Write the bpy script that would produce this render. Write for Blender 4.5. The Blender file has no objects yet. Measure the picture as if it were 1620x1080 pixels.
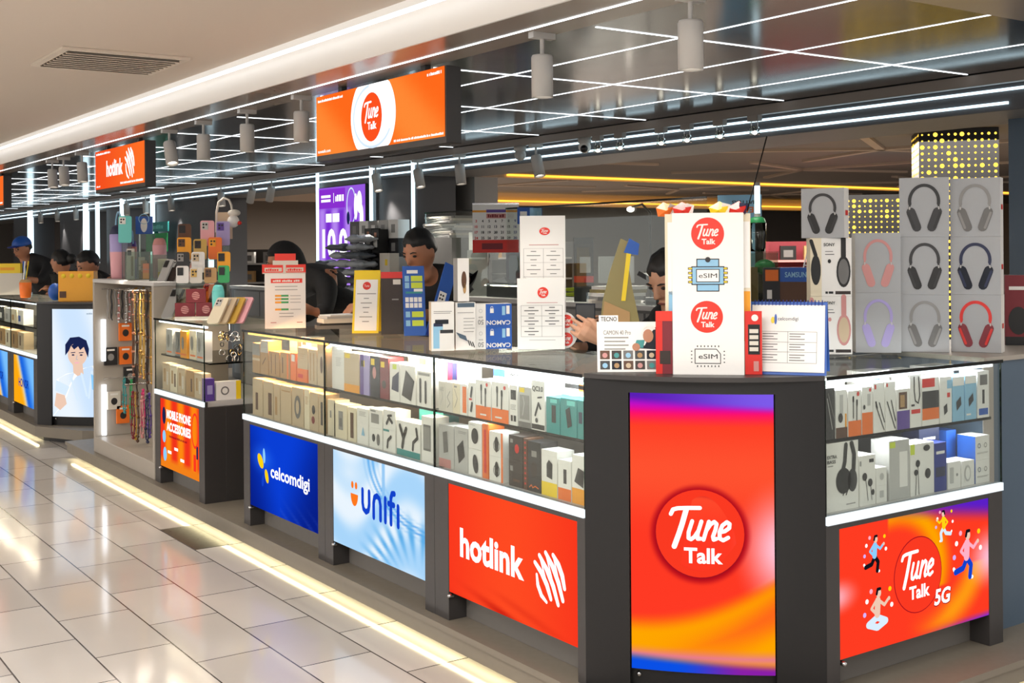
import bpy, math, random
from mathutils import Vector, Matrix, Euler
random.seed(7)
R = math.radians
SC = bpy.context.scene
COL = SC.collection

# ------------------------------------------------------------------ camera
YAW, ROLL, FPX = R(34.75), R(0.42), 1889.0
cam_d = bpy.data.cameras.new('camera')
cam = bpy.data.objects.new('camera', cam_d); COL.objects.link(cam)
cam_d.sensor_width = 36.0
cam_d.lens = FPX / 1620 * 36
cam_d.shift_y = -(540 - 395) / 1620
cam_d.clip_end = 200
cam.location = (0, 0, 1.46)
_f = Vector((math.sin(YAW), math.cos(YAW), 0)); _r = Vector((math.cos(YAW), -math.sin(YAW), 0)); _u = Vector((0, 0, 1))
_cr = math.cos(ROLL) * _r - math.sin(ROLL) * _u
_cu = math.cos(ROLL) * _u + math.sin(ROLL) * _r
cam.rotation_euler = Matrix((_cr, _cu, -_f)).transposed().to_euler()
SC.camera = cam

# ------------------------------------------------------------------ world, exposure
SC.view_settings.view_transform = 'Standard'
SC.view_settings.look = 'None'
SC.view_settings.gamma = 1
SC.view_settings.exposure = 0.0
SC.cycles.use_denoising = True
SC.cycles.max_bounces = 10
SC.cycles.transparent_max_bounces = 24
SC.cycles.sample_clamp_indirect = 6
W = bpy.data.worlds.new('world'); SC.world = W; W.use_nodes = True
W.node_tree.nodes['Background'].inputs[0].default_value = (1.0, 0.96, 0.92, 1)
W.node_tree.nodes['Background'].inputs[1].default_value = 1.0

# ------------------------------------------------------------------ large lights
def lamp(name, kind, loc, energy, color=(1, 1, 1), size=None, size_y=None, rot=(0, 0, 0), spot=None, blend=.5):
    d = bpy.data.lights.new(name, kind); d.energy = energy; d.color = color
    if kind == 'AREA':
        d.shape = 'RECTANGLE'; d.size = size; d.size_y = size_y or size
    else:
        d.shadow_soft_size = size or .03
    if kind == 'SPOT':
        d.spot_size = R(spot); d.spot_blend = blend
    o = bpy.data.objects.new(name, d); COL.objects.link(o); o.location = loc; o.rotation_euler = rot
    return o
# unseen area lamps added to fill the mall walkway, behind and beside the viewer
lamp('walkway_fill', 'AREA', (0.2, 0.6, 2.36), 165, (1, .975, .945), 1.6, 3.0)
lamp('walkway_fill', 'AREA', (-2.4, 5.0, 2.36), 290, (1, .975, .945), 1.2, 5.0)
lamp('walkway_fill', 'AREA', (-2.4, 13.0, 2.36), 290, (1, .975, .945), 1.2, 6.0)
# fill lamps added to brighten the mall hall beyond the kiosk
lamp('hall_fill', 'AREA', (11, 8.5, 2.5), 1050, (1, .91, .82), 6, 6)
lamp('hall_fill', 'AREA', (14, 20, 2.5), 1400, (1, .91, .82), 8, 5)

# ------------------------------------------------------------------ materials
def lin(h):
    h = h.lstrip('#')
    c = [int(h[i:i + 2], 16) / 255 for i in (0, 2, 4)]
    return tuple(x / 12.92 if x <= .04045 else ((x + .055) / 1.055) ** 2.4 for x in c) + (1.0,)
MATS = {}
def principled(name, hexc, rough=.5, metal=0, spec=.5, noise=.06, scale=40, bump=0):
    m = bpy.data.materials.new(name); m.use_nodes = True
    nt = m.node_tree; b = nt.nodes['Principled BSDF']
    c = lin(hexc)
    b.inputs['Base Color'].default_value = c
    b.inputs['Metallic'].default_value = metal
    b.inputs['Specular IOR Level'].default_value = spec
    tc = nt.nodes.new('ShaderNodeTexCoord'); nz = nt.nodes.new('ShaderNodeTexNoise'); nz.inputs['Scale'].default_value = scale
    mr = nt.nodes.new('ShaderNodeMapRange')
    mr.inputs[3].default_value = max(0, rough - noise); mr.inputs[4].default_value = rough + noise
    nt.links.new(tc.outputs['Object'], nz.inputs['Vector']); nt.links.new(nz.outputs[0], mr.inputs[0])
    nt.links.new(mr.outputs[0], b.inputs['Roughness'])
    if bump:
        bp = nt.nodes.new('ShaderNodeBump'); bp.inputs['Strength'].default_value = bump; bp.inputs['Distance'].default_value = .01
        nt.links.new(nz.outputs[0], bp.inputs['Height']); nt.links.new(bp.outputs[0], b.inputs['Normal'])
    MATS[name] = m
    return m
def emitter(name, hexc, k):
    m = bpy.data.materials.new(name); m.use_nodes = True; nt = m.node_tree
    nt.nodes.remove(nt.nodes['Principled BSDF'])
    e = nt.nodes.new('ShaderNodeEmission'); e.inputs[0].default_value = lin(hexc); e.inputs[1].default_value = k
    nt.links.new(e.outputs[0], nt.nodes['Material Output'].inputs[0])
    MATS[name] = m
    return m
def picture(name, k):                      # a lit picture: colours come with the mesh
    m = bpy.data.materials.new(name); m.use_nodes = True; nt = m.node_tree
    nt.nodes.remove(nt.nodes['Principled BSDF']); a = nt.nodes.new('ShaderNodeVertexColor'); a.layer_name = 'picture'
    e = nt.nodes.new('ShaderNodeEmission'); e.inputs[1].default_value = k
    nt.links.new(a.outputs[0], e.inputs[0]); nt.links.new(e.outputs[0], nt.nodes['Material Output'].inputs[0])
    MATS[name] = m
def printed(name):                         # a printed picture that only reflects
    m = bpy.data.materials.new(name); m.use_nodes = True; nt = m.node_tree
    b = nt.nodes['Principled BSDF']; a = nt.nodes.new('ShaderNodeVertexColor'); a.layer_name = 'picture'
    b.inputs['Roughness'].default_value = .4
    nt.links.new(a.outputs[0], b.inputs['Base Color'])
    MATS[name] = m
def thin_glass(name, tint, k=1.0, rough=0.0):
    m = bpy.data.materials.new(name); m.use_nodes = True; nt = m.node_tree
    nt.nodes.remove(nt.nodes['Principled BSDF'])
    t = nt.nodes.new('ShaderNodeBsdfTransparent'); t.inputs[0].default_value = lin(tint)
    g = nt.nodes.new('ShaderNodeBsdfGlossy'); g.inputs['Roughness'].default_value = rough
    fr = nt.nodes.new('ShaderNodeFresnel'); fr.inputs[0].default_value = 1.5
    mu = nt.nodes.new('ShaderNodeMath'); mu.operation = 'MULTIPLY'; mu.inputs[1].default_value = k
    mx = nt.nodes.new('ShaderNodeMixShader')
    nt.links.new(fr.outputs[0], mu.inputs[0]); nt.links.new(mu.outputs[0], mx.inputs[0])
    nt.links.new(t.outputs[0], mx.inputs[1]); nt.links.new(g.outputs[0], mx.inputs[2])
    nt.links.new(mx.outputs[0], nt.nodes['Material Output'].inputs[0])
    MATS[name] = m
P_ = dict(
    white='ece9e4 .45', paper='f2f0ec .6', offwhite='d9d2c6 .5', cream='e6d9bd .5', beige='c9b394 .55', tan='b08a5a .55',
    grey='8f8d8a .5', lightgrey='bdbbb8 .45', midgrey='6d6b69 .5', darkgrey='3c3a39 .45', charcoal='262527 .4', black='0d0d0e .4',
    red='d5261c .45', tunered='e8321f .45', maroon='7a1c28 .5', pink='e3a6ae .45', hotpink='d93a78 .45', rose='c98a86 .45',
    orange='ee7421 .45', amber='f0a11c .45', bright_amber='ffb30a .3', yellow='f2d021 .45', lime='cddc39 .45', green='2f9a58 .45', teal='2f8d8c .45',
    aqua='6fd2cb .35', skyblue='8fc0de .45', blue='1f57b0 .45', deepblue='1c2f86 .45', navy='1d2547 .5', purple='5b3f95 .45',
    lilac='a79bd0 .45', brown='5a3a26 .55', darkbrown='2e211b .5', khaki='8e8150 .4', gold='c9a24a .3', copper='b4785a .4',
    skin='b57c5d .5', skinpale='c99678 .5', hair='120f0e .55', cloth_black='141416 .8', cloth_navy='20242f .8', lip='8a4a42 .5',
    frame='373433 .38', frame_dark='100f10 .4', boxwhite_shaded='a6a7a9 .45', base_panel='6a6661 .5', fascia='6f675f .22', shell='a59d92 .4', duct='d8cdbf .5',
    plinth='7d7568 .45', mallceil='cfc3b5 .7', darkceil='85807c .7', hallbeam='c2b2a2 .7', hallwall='7d746b .7', hall_floor='62574d .3', inlay='2a221d .3', panelgrey='4a4a4d .5',
    column='55585d .45', bluegrey='4d5f70 .4', track='8d847d .4', trackwhite='b9b6b2 .45', rubber='1a1a1b .7', storewall='3a3533 .6')
for k, s in P_.items():
    h, r = s.split(); principled(k, h, float(r))
principled('metal', 'b9b9b9', .25, 1); principled('silver', 'cfcfcf', .2, 1); principled('goldmetal', 'd0a860', .25, 1)
principled('gloss_ceiling', '24262a', .14, 0, .55, noise=.03, scale=6)
principled('gloss_fascia', '8a7c70', .24, 0, .6, noise=.03, scale=6)
principled('bag', 'b4b8bd', .25, 0, .6, bump=.25, scale=30); principled('darkbag', '5a5f66', .3, 0, .6, bump=.25, scale=30)
principled('clearplastic', 'd9dad8', .2)
for k, (h, s) in dict(led=('f4fbff', 4.0), led_cool=('d8f4ff', 2.4), led_case=('f2f8ff', 3.0), led_cove=('ffffff', 3.4), led_floor=('fff0bc', 10.0), led_warm=('ffc860', 3.2), led_hall=('ffb338', 2.6),
                      led_front=('eef6fb', 1.25), bulb=('fff4e4', 6.0), lit_white=('ffffff', 1.15), lit_red=('fb3a22', 1.0), lit_darkred=('a3121f', 1.0), lit_orange=('ff7a1e', 1.0), lit_blue=('1343cc', 1.0), lit_deepblue=('0c2f9c', 1.0),
                      lit_yellow=('ffd413', 1.0), lit_sky=('8ed0ff', 1.0), lit_pale=('dcefff', 1.0), lit_pink=('ffb3c8', 1.0), lit_purple=('8a2fd0', 1.0), lit_lilac=('d8b6ff', 1.0), lit_black=('15131c', 1.0),
                      lit_navy=('1b2550', 1.0), lit_skin=('f0cbb4', 1.0), lit_green=('6fcf6a', 1.0), lit_neon=('ff1f2a', 2.2), lit_gold=('ffcf4a', 2.4), lit_grey=('9fb2c4', 1.0), lit_aqua=('7fe3f0', 1.0),
                      lit_signwhite=('ffffff', 1.3), lit_sign=('ff6a1c', 1.05), lit_signred=('f8501e', 1.05)).items():
    emitter(k, h, s)
picture('screen', 1.0); printed('print')
thin_glass('glass', 'f8fbf9', .2); thin_glass('glass_edge', '4f7a6a', 1.0, .1); thin_glass('acrylic', 'e6ebe6', 1.0)
thin_glass('acrylic_orange', 'ffb020', .8); thin_glass('dark_glass', '7a807e', .8)

# the walkway: cream stone tiles laid in a running bond along the counters
m = principled('floor_tiles', 'd8cfc4', .1); nt = m.node_tree; b = nt.nodes['Principled BSDF']
tc = nt.nodes.new('ShaderNodeTexCoord'); sp = nt.nodes.new('ShaderNodeSeparateXYZ'); cb = nt.nodes.new('ShaderNodeCombineXYZ')
nt.links.new(tc.outputs['Object'], sp.inputs[0])
ax = nt.nodes.new('ShaderNodeMath'); ax.operation = 'ADD'; ax.inputs[1].default_value = -4.66 + .2615 + 52.3
ay = nt.nodes.new('ShaderNodeMath'); ay.operation = 'ADD'; ay.inputs[1].default_value = -1.49 + 28.0
nt.links.new(sp.outputs[1], ax.inputs[0]); nt.links.new(sp.outputs[0], ay.inputs[0])
nt.links.new(ax.outputs[0], cb.inputs[0]); nt.links.new(ay.outputs[0], cb.inputs[1])
bk = nt.nodes.new('ShaderNodeTexBrick'); bk.inputs['Scale'].default_value = 1
bk.inputs['Brick Width'].default_value = .523; bk.inputs['Row Height'].default_value = .28; bk.inputs['Mortar Size'].default_value = .0034
bk.inputs['Mortar Smooth'].default_value = .2; bk.inputs['Bias'].default_value = -.1
bk.inputs['Color1'].default_value = lin('d3cdc6'); bk.inputs['Color2'].default_value = lin('beb7af'); bk.inputs['Mortar'].default_value = lin('4f4a46')
nt.links.new(cb.outputs[0], bk.inputs['Vector'])
nz = nt.nodes.new('ShaderNodeTexNoise'); nz.inputs['Scale'].default_value = 3; nz.inputs['Detail'].default_value = 5
nt.links.new(tc.outputs['Object'], nz.inputs['Vector'])
mx = nt.nodes.new('ShaderNodeMix'); mx.data_type = 'RGBA'; mx.blend_type = 'MULTIPLY'; mx.inputs[0].default_value = .12
nt.links.new(bk.outputs[0], mx.inputs[6]); nt.links.new(nz.outputs[0], mx.inputs[7]); nt.links.new(mx.outputs[2], b.inputs['Base Color'])
b.inputs['Specular IOR Level'].default_value = .4

# ------------------------------------------------------------------ mesh builder
TXT = {}
def glyphs(s, bold):
    key = (s, bold)
    if key not in TXT:
        c = bpy.data.curves.new('lettering', 'FONT'); c.body = s; c.offset = bold; c.resolution_u = 3
        o = bpy.data.objects.new('lettering', c); COL.objects.link(o)
        me = bpy.data.meshes.new_from_object(o.evaluated_get(bpy.context.evaluated_depsgraph_get()))
        v = [(p.co.x, p.co.y) for p in me.vertices]; f = [tuple(p.vertices) for p in me.polygons]
        bpy.data.objects.remove(o); bpy.data.curves.remove(c); bpy.data.meshes.remove(me)
        xs = [p[0] for p in v] or [0, 1]; ys = [p[1] for p in v] or [0, 1]
        TXT[key] = (v, f, min(xs), max(xs), min(ys), max(ys))
    return TXT[key]
def flat(o, u, v):                          # a drawing plane: origin, right and up directions
    o, u, v = Vector(o), Vector(u).normalized(), Vector(v).normalized(); n = u.cross(v)
    return lambda x, y, h=0: o + u * x + v * y + n * h
class MB:
    def __init__(s):
        s.v, s.f, s.mi, s.sm, s.mats, s.col = [], [], [], [], [], {}
        s.fr = None; s.T = None
    def mid(s, m):
        if m not in s.mats: s.mats.append(m)
        return s.mats.index(m)
    def add(s, vs, fs, m, smooth=False):
        b = len(s.v)
        s.v += [tuple(s.T @ Vector(p)) if s.T else tuple(p) for p in vs]
        k = s.mid(m)
        for f in fs:
            s.f.append(tuple(b + i for i in f)); s.mi.append(k); s.sm.append(smooth)
        return b
    def box(s, x0, x1, y0, y1, z0, z1, m):
        s.add([(x, y, z) for z in (z0, z1) for y in (y0, y1) for x in (x0, x1)],
              [(0, 2, 3, 1), (4, 5, 7, 6), (0, 1, 5, 4), (2, 6, 7, 3), (0, 4, 6, 2), (1, 3, 7, 5)], m); return s
    def rbox(s, x0, x1, y0, y1, z0, z1, m, r=.01, n=4):     # box rounded in plan (about z)
        r = min(r, (x1 - x0) / 2.01, (y1 - y0) / 2.01)
        s.prism([(cx + r * math.cos(a), cy + r * math.sin(a)) for cx, cy, a0 in ((x1 - r, y1 - r, 0), (x0 + r, y1 - r, 90), (x0 + r, y0 + r, 180), (x1 - r, y0 + r, 270))
                 for a in [R(a0 + 90 * i / n) for i in range(n + 1)]], z0, z1, m); return s
    def prism(s, pts, z0, z1, m, fr=None, smooth=False):    # polygon pts extruded; fr maps (x,y,h) to space
        n = len(pts); fr = fr or (lambda x, y, h: (x, y, h))
        vs = [fr(x, y, z0) for x, y in pts] + [fr(x, y, z1) for x, y in pts]
        s.add(vs, [tuple(range(n))[::-1], tuple(range(n, 2 * n))], m)
        b = s.add(vs, [(i, (i + 1) % n, n + (i + 1) % n, n + i) for i in range(n)], m, smooth); return s
    def cyl(s, p0, p1, r0, m, r1=None, n=16, caps=True):
        p0, p1 = Vector(p0), Vector(p1); r1 = r0 if r1 is None else r1
        d = (p1 - p0).normalized(); a = d.orthogonal().normalized(); c = d.cross(a)
        vs = [p + (a * math.cos(2 * math.pi * i / n) + c * math.sin(2 * math.pi * i / n)) * r for p, r in ((p0, r0), (p1, r1)) for i in range(n)]
        s.add(vs, [(i, (i + 1) % n, n + (i + 1) % n, n + i) for i in range(n)], m, True)
        if caps: s.add(vs, [tuple(range(n))[::-1], tuple(range(n, 2 * n))], m)
        return s
    def tube(s, path, r, m, n=8, closed=False):
        P = [Vector(p) for p in path]; N = len(P); rs = r if isinstance(r, (list, tuple)) else [r] * N
        vs = []; a = None
        for i, p in enumerate(P):
            d = (P[(i + 1) % N] - P[i - 1]) if closed else (P[min(i + 1, N - 1)] - P[max(i - 1, 0)])
            d = d.normalized() if d.length > 1e-9 else Vector((0, 0, 1))
            a = d.orthogonal().normalized() if a is None else (a - d * a.dot(d)).normalized()
            c = d.cross(a)
            vs += [p + (a * math.cos(2 * math.pi * k / n) + c * math.sin(2 * math.pi * k / n)) * rs[i] for k in range(n)]
        L = N if closed else N - 1
        s.add(vs, [(i * n + k, i * n + (k + 1) % n, (i + 1) % N * n + (k + 1) % n, (i + 1) % N * n + k) for i in range(L) for k in range(n)], m, True)
        if not closed: s.add(vs, [tuple(range(n))[::-1], tuple(range((N - 1) * n, N * n))], m)
        return s
    def lathe(s, c, prof, m, n=20, axis=None):
        c = Vector(c); d = Vector(axis or (0, 0, 1)).normalized(); a = d.orthogonal().normalized(); e = d.cross(a)
        vs = [c + d * z + (a * math.cos(2 * math.pi * k / n) + e * math.sin(2 * math.pi * k / n)) * r for r, z in prof for k in range(n)]
        s.add(vs, [(i * n + k, i * n + (k + 1) % n, (i + 1) * n + (k + 1) % n, (i + 1) * n + k) for i in range(len(prof) - 1) for k in range(n)], m, True); return s
    def ell(s, c, rx, ry, rz, m, n=16, fn=None):
        vs, fs = [], []; h = n // 2
        for i in range(h + 1):
            t = math.pi * i / h
            for k in range(n):
                p = 2 * math.pi * k / n
                q = Vector((math.sin(t) * math.cos(p), math.sin(t) * math.sin(p), math.cos(t)))
                if fn: q = fn(q)
                vs.append((c[0] + q[0] * rx, c[1] + q[1] * ry, c[2] + q[2] * rz))
        for i in range(h):
            for k in range(n): fs.append((i * n + k, (i + 1) * n + k, (i + 1) * n + (k + 1) % n, i * n + (k + 1) % n))
        s.add(vs, fs, m, True); return s
    # drawing on the current plane s.fr; l = how many half millimetres the ink lies above it
    def pt(s, x, y, l): return s.fr(x, y, l * .0005)
    def poly(s, pts, m, l=1): s.add([s.pt(x, y, l) for x, y in pts], [tuple(range(len(pts)))], m); return s
    def rect(s, x0, y0, x1, y1, m, l=1): return s.poly([(x0, y0), (x1, y0), (x1, y1), (x0, y1)], m, l)
    def disc(s, cx, cy, rx, m, ry=None, l=1, n=28, a=0):
        ry = rx if ry is None else ry; ca, sa = math.cos(a), math.sin(a)
        return s.poly([(cx + rx * math.cos(t) * ca - ry * math.sin(t) * sa, cy + rx * math.cos(t) * sa + ry * math.sin(t) * ca) for t in [2 * math.pi * i / n for i in range(n)]], m, l)
    def ring(s, cx, cy, r, w, m, l=1, n=36, ry=None, a0=0, a1=360):
        ry = ry or r; k = max(3, int(n * (a1 - a0) / 360)); T = [R(a0 + (a1 - a0) * i / k) for i in range(k + 1)]
        vs = [s.pt(cx + (r + e) * math.cos(t), cy + (ry + e) * math.sin(t), l) for e in (-w / 2, w / 2) for t in T]
        s.add(vs, [(i, k + 1 + i, k + 2 + i, i + 1)[::-1] for i in range(k)], m); return s
    def stroke(s, pts, w, m, l=1, cap=True, closed=False):
        if closed: pts = list(pts) + [pts[0]]
        ws = w if isinstance(w, (list, tuple)) else [w] * len(pts)
        for i in range(len(pts) - 1):
            (ax, ay), (bx, by) = pts[i], pts[i + 1]; d = math.hypot(bx - ax, by - ay) or 1e-9
            nx, ny = -(by - ay) / d / 2, (bx - ax) / d / 2; w0, w1 = ws[i], ws[i + 1]
            s.poly([(ax + nx * -w0, ay - ny * w0), (bx - nx * w1, by - ny * w1), (bx + nx * w1, by + ny * w1), (ax + nx * w0, ay + ny * w0)], m, l + .02 * i)
        if cap:
            for i, ((x, y), q) in enumerate(zip(pts, ws)): s.disc(x, y, q / 2, m, l=l + .02 * (len(pts) + i), n=10)
        return s
    def text(s, t, cx, cy, h, m, w=None, l=1, bold=.0, flip=False, slant=0, align='c'):
        v, f, x0, x1, y0, y1 = glyphs(t, bold)
        k = h / max(1e-6, y1 - y0); kx = w / (x1 - x0) if w else k; e = -1 if flip else 1
        ox = {'c': (x0 + x1) / 2, 'l': x0, 'r': x1}[align]; oy = (y0 + y1) / 2
        s.add([s.pt(cx + e * ((x - ox) * kx + slant * (y - oy) * k), cy + e * (y - oy) * k, l) for x, y in v], f, m); return s
    def grid(s, nx, ny, x0, y0, x1, y1, fn, m='screen', l=0):   # a picture: fn(u,v) gives sRGB 0..1
        vs, cs = [], []
        for j in range(ny + 1):
            for i in range(nx + 1):
                u, v = i / nx, j / ny; vs.append(s.pt(x0 + (x1 - x0) * u, y0 + (y1 - y0) * v, l))
                c = fn(u, v); cs.append(tuple(max(0, x) / 12.92 if x <= .04045 else ((min(x, 1) + .055) / 1.055) ** 2.4 for x in c) + (1.0,))
        b = s.add(vs, [(j * (nx + 1) + i, j * (nx + 1) + i + 1, (j + 1) * (nx + 1) + i + 1, (j + 1) * (nx + 1) + i) for j in range(ny) for i in range(nx)], m)
        for i, c in enumerate(cs): s.col[b + i] = c
        return s
    def build(s, name, parent=None, at=(0, 0, 0), rz=0, label=None, cat=None, group=None, kind=None, bev=0, rx=0, ry=0):
        me = bpy.data.meshes.new(name); me.from_pydata(s.v, [], s.f); me.update()
        for m in s.mats: me.materials.append(MATS[m])
        me.polygons.foreach_set('material_index', s.mi); me.polygons.foreach_set('use_smooth', s.sm)
        if s.col:
            a = me.color_attributes.new('picture', 'FLOAT_COLOR', 'POINT')
            for i, c in s.col.items(): a.data[i].color = c
        o = bpy.data.objects.new(name, me); COL.objects.link(o)
        o.location = at; o.rotation_euler = (rx, ry, rz)
        if parent: o.parent = parent
        if bev:
            q = o.modifiers.new('bevel', 'BEVEL'); q.width = bev; q.segments = 2; q.limit_method = 'ANGLE'; q.angle_limit = R(40)
        tag(o, label, cat, group, kind)
        return o
def tag(o, label=None, cat=None, group=None, kind=None):
    if label: o['label'] = label
    if cat: o['category'] = cat
    if group: o['group'] = group
    if kind: o['kind'] = kind
    return o
def thing(name, label, cat, at=(0, 0, 0), rz=0, group=None):
    o = bpy.data.objects.new(name, None); COL.objects.link(o); o.empty_display_size = .05
    o.location = at; o.rotation_euler = (0, 0, rz)
    return tag(o, label, cat, group)
def dup(root, at, rz=None, label=None, group=None):
    r = root.copy(); COL.objects.link(r); r.location = at
    if rz is not None: r.rotation_euler = (0, 0, rz)
    if label: r['label'] = label
    if group: r['group'] = group
    for ch in list(root.children):
        c = ch.copy(); COL.objects.link(c); c.parent = r
        for g in list(ch.children):
            d = g.copy(); COL.objects.link(d); d.parent = c
    return r
WEST = R(-90)                               # a thing whose front is -Y turned to face the walkway (-X)
# ------------------------------------------------------------------ the setting
def struct(name, mb, **k): return mb.build(name, kind='structure', **k)
struct('floor', MB().box(-12, 5.5, -7, 42, -.1, 0, 'floor_tiles'))
struct('floor_hall', MB().box(5.5, 34, -7, 42, -.1, 0, 'hall_floor'))
struct('floor_inlay', MB().box(2.052, 2.228, 5.705, 6.225, 0, .0012, 'inlay'))
struct('ceiling', MB().box(-12, 2.20, -7, 42, 2.385, 2.5, 'mallceil'))
struct('wall_far', MB().box(-12, 34, 42, 42.2, 0, 4, 'hallwall'))
c = MB()                                    # kiosk canopy: white outer face, satin rim, dark mirror-like soffit
c.box(2.31, 2.32, 2.06, 30, 2.25, 2.5, 'white')
struct('trim_1', c)
c = MB(); c.box(2.32, 2.64, 2.06, 30, 2.25, 2.30, 'gloss_fascia'); c.box(2.64, 5.3, 2.06, 2.42, 2.25, 2.30, 'gloss_fascia')
struct('trim_2', c)
struct('ceiling_kiosk', MB().box(2.64, 5.02, 2.42, 30, 2.256, 2.30, 'gloss_ceiling'))
c = MB(); c.box(5.0, 5.02, 2.42, 30, 2.085, 2.30, 'panelgrey'); c.box(5.02, 5.57, 2.42, 30, 2.085, 2.30, 'grey')
struct('trim_3', c)
c = MB(); c.box(5.57, 5.60, 2.06, 30, 2.10, 2.9, 'hallbeam')
struct('trim_4', c)
def strip(name, label, x0, x1, y0, y1, z0, z1, m='led', group='white LED lines on the kiosk soffit', cat='light strip'):
    return MB().box(x0, x1, y0, y1, z0, z1, m).build(name, label=label, cat=cat, group=group)
strip('cove_light', 'long white cove light along the top of the canopy edge', 2.245, 2.262, 2.06, 30, 2.362, 2.374, 'led_cove', None)
strip('led_strip', 'white LED line set in the brown canopy rim', 2.489, 2.501, 2.06, 30, 2.248, 2.2499, group=None)
for x in (3.10, 3.70, 4.35):
    strip('led_strip', 'white LED line running lengthwise under the glossy dark kiosk soffit', x - .0045, x + .0045, 2.43, 30, 2.2545, 2.2558, group='lengthwise LED lines of the soffit')
y = 3.34
while y < 29:
    strip('led_strip', 'white LED line crossing the glossy dark kiosk soffit', 2.69, 4.89, y - .0045, y + .0045, 2.254, 2.2553, group='crosswise LED lines of the soffit'); y += 1.125
strip('led_strip', 'upper cool white LED line on the back beam of the kiosk', 4.988, 5.0, 2.42, 30, 2.174, 2.186, 'led_cool', None)
strip('led_strip', 'lower cool white LED line on the back beam of the kiosk', 4.988, 5.0, 3.2, 30, 2.112, 2.124, 'led_cool', None)
tag(MB().box(4.91, 4.95, 2.42, 30, 2.20, 2.252, 'track').build('lighting_rail'), 'taupe lighting rail under the back edge of the soffit', 'light rail')
# plinth under the counters, with a warm light hidden below its edge
p = MB(); p.box(2.224, 5.5, 2.242, 8.81, .098, .12, 'plinth'); p.box(2.236, 5.5, 2.254, 8.80, .042, .098, 'plinth'); p.box(2.31, 5.4, 2.34, 8.7, 0, .042, 'charcoal')
p.prism([(2.232, 9.72), (2.46, 9.25), (2.62, 9.12), (5.5, 9.12), (5.5, 30), (2.232, 30)], .042, .12, 'plinth')
p.prism([(2.30, 9.75), (2.5, 9.33), (2.65, 9.2), (5.4, 9.2), (5.4, 29), (2.30, 29)], 0, .042, 'charcoal')
struct('trim_5', p)
strip('plinth_light', 'warm white light line hidden under the plinth of the long counter', 2.25, 2.27, 2.3, 8.75, .036, .042, 'led_floor', None)
strip('plinth_light', 'warm white light line hidden under the plinth beside the portrait screen', 2.25, 2.27, 9.75, 30, .036, .042, 'led_floor', None)
strip('plinth_light', 'warm white light line hidden under the short plinth edge of the last counter', 2.28, 5.0, 2.27, 2.29, .036, .042, 'led_floor', None)

# ceiling vents of the walkway
def ceiling_vent(at, label):
    t = thing('ceiling_vent', label, 'air vent', at)
    m = MB(); w = .295
    for x0, x1, y0, y1 in ((-w, w, -w, -w + .035), (-w, w, w - .035, w), (-w, -w + .035, -w + .035, w - .035), (w - .035, w, -w + .035, w - .035)): m.box(x0, x1, y0, y1, -.012, 0, 'duct')
    m.build('frame', t)
    MB().box(-w + .03, w - .03, -w + .03, w - .03, -.0015, .0005, 'black').build('duct_shade', t)  # black sheet stands for the shade inside the duct
    for i in range(9):
        y = -.235 + i * .0585
        s = MB(); s.add([(-.262, y, -.02), (.262, y, -.02), (.262, y + .022, -.001), (-.262, y + .022, -.001), (-.262, y + .004, -.022), (.262, y + .004, -.022), (.262, y + .026, -.003), (-.262, y + .026, -.003)],
                        [(0, 1, 2, 3), (7, 6, 5, 4), (0, 4, 5, 1), (2, 6, 7, 3), (1, 5, 6, 2), (0, 3, 7, 4)], 'duct')
        s.build('louver', t)
ceiling_vent((1.69, 5.82, 2.384), 'square louvered air vent in the pale ceiling, beside the cove light')
ceiling_vent((1.69, 11.9, 2.384), 'square louvered air vent far down the ceiling, near the cove light')

# columns at the back of the kiosk, with upright light tubes on their corners
def column(name, y0, y1, m='column', x0=5.02, x1=5.4): return struct(name, MB().box(x0, x1, y0, y1, .12, 2.085, m))
column('column_1', 8.62, 9.30, 'panelgrey'); column('column_2', 9.30, 10.44, 'column', 5.0, 5.4)
column('column_3', 8.57, 9.55, 'grey', 5.56, 5.8)
column('column_4', 13.2, 15.3, 'panelgrey'); column('column_5', 16.8, 17.5); column('column_6', 18.4, 20.1, 'panelgrey'); column('column_7', 22.0, 23.4, 'panelgrey')
def tube_light(y, z0, z1, label, r=.016, x=4.975):
    t = thing('tube_light', label, 'tube light', (x, y, z0))
    MB().cyl((0, 0, .02), (0, 0, z1 - z0 - .02), r, 'led_cool', n=12).build('tube', t)
    MB().cyl((0, 0, 0), (0, 0, .02), r * 1.1, 'trackwhite', n=12).build('end_cap', t)
    MB().cyl((0, 0, z1 - z0 - .02), (0, 0, z1 - z0), r * 1.1, 'trackwhite', n=12).build('end_cap', t)
tube_light(10.42, 1.12, 2.24, 'upright white light tube beside the purple earphone poster, further from the camera')
tube_light(9.34, 1.4, 2.24, 'upright white light tube between the purple poster and the grey column')
tube_light(8.605, 1.4, 2.24, 'upright white light tube on the near corner of the dark grey column')
tube_light(15.3, 1.3, 2.24, 'upright white light tube behind the phone case tower', .03)
tube_light(16.6, 1.3, 2.24, 'upright white light tube seen above the teal phone case', .03)
tube_light(17.8, 1.3, 2.24, 'upright white light tube just right of the red neon sign', .03)
tube_light(18.4, 1.3, 2.24, 'thick upright white light tube beside the cap-wearing person, taller', .045)
tube_light(21.9, 1.3, 2.24, 'upright white light tube farthest down the kiosk', .05)
tube_light(12.5, .12, 1.64, 'pale light tube standing behind the lilac phone case', .03, 4.7)

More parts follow.
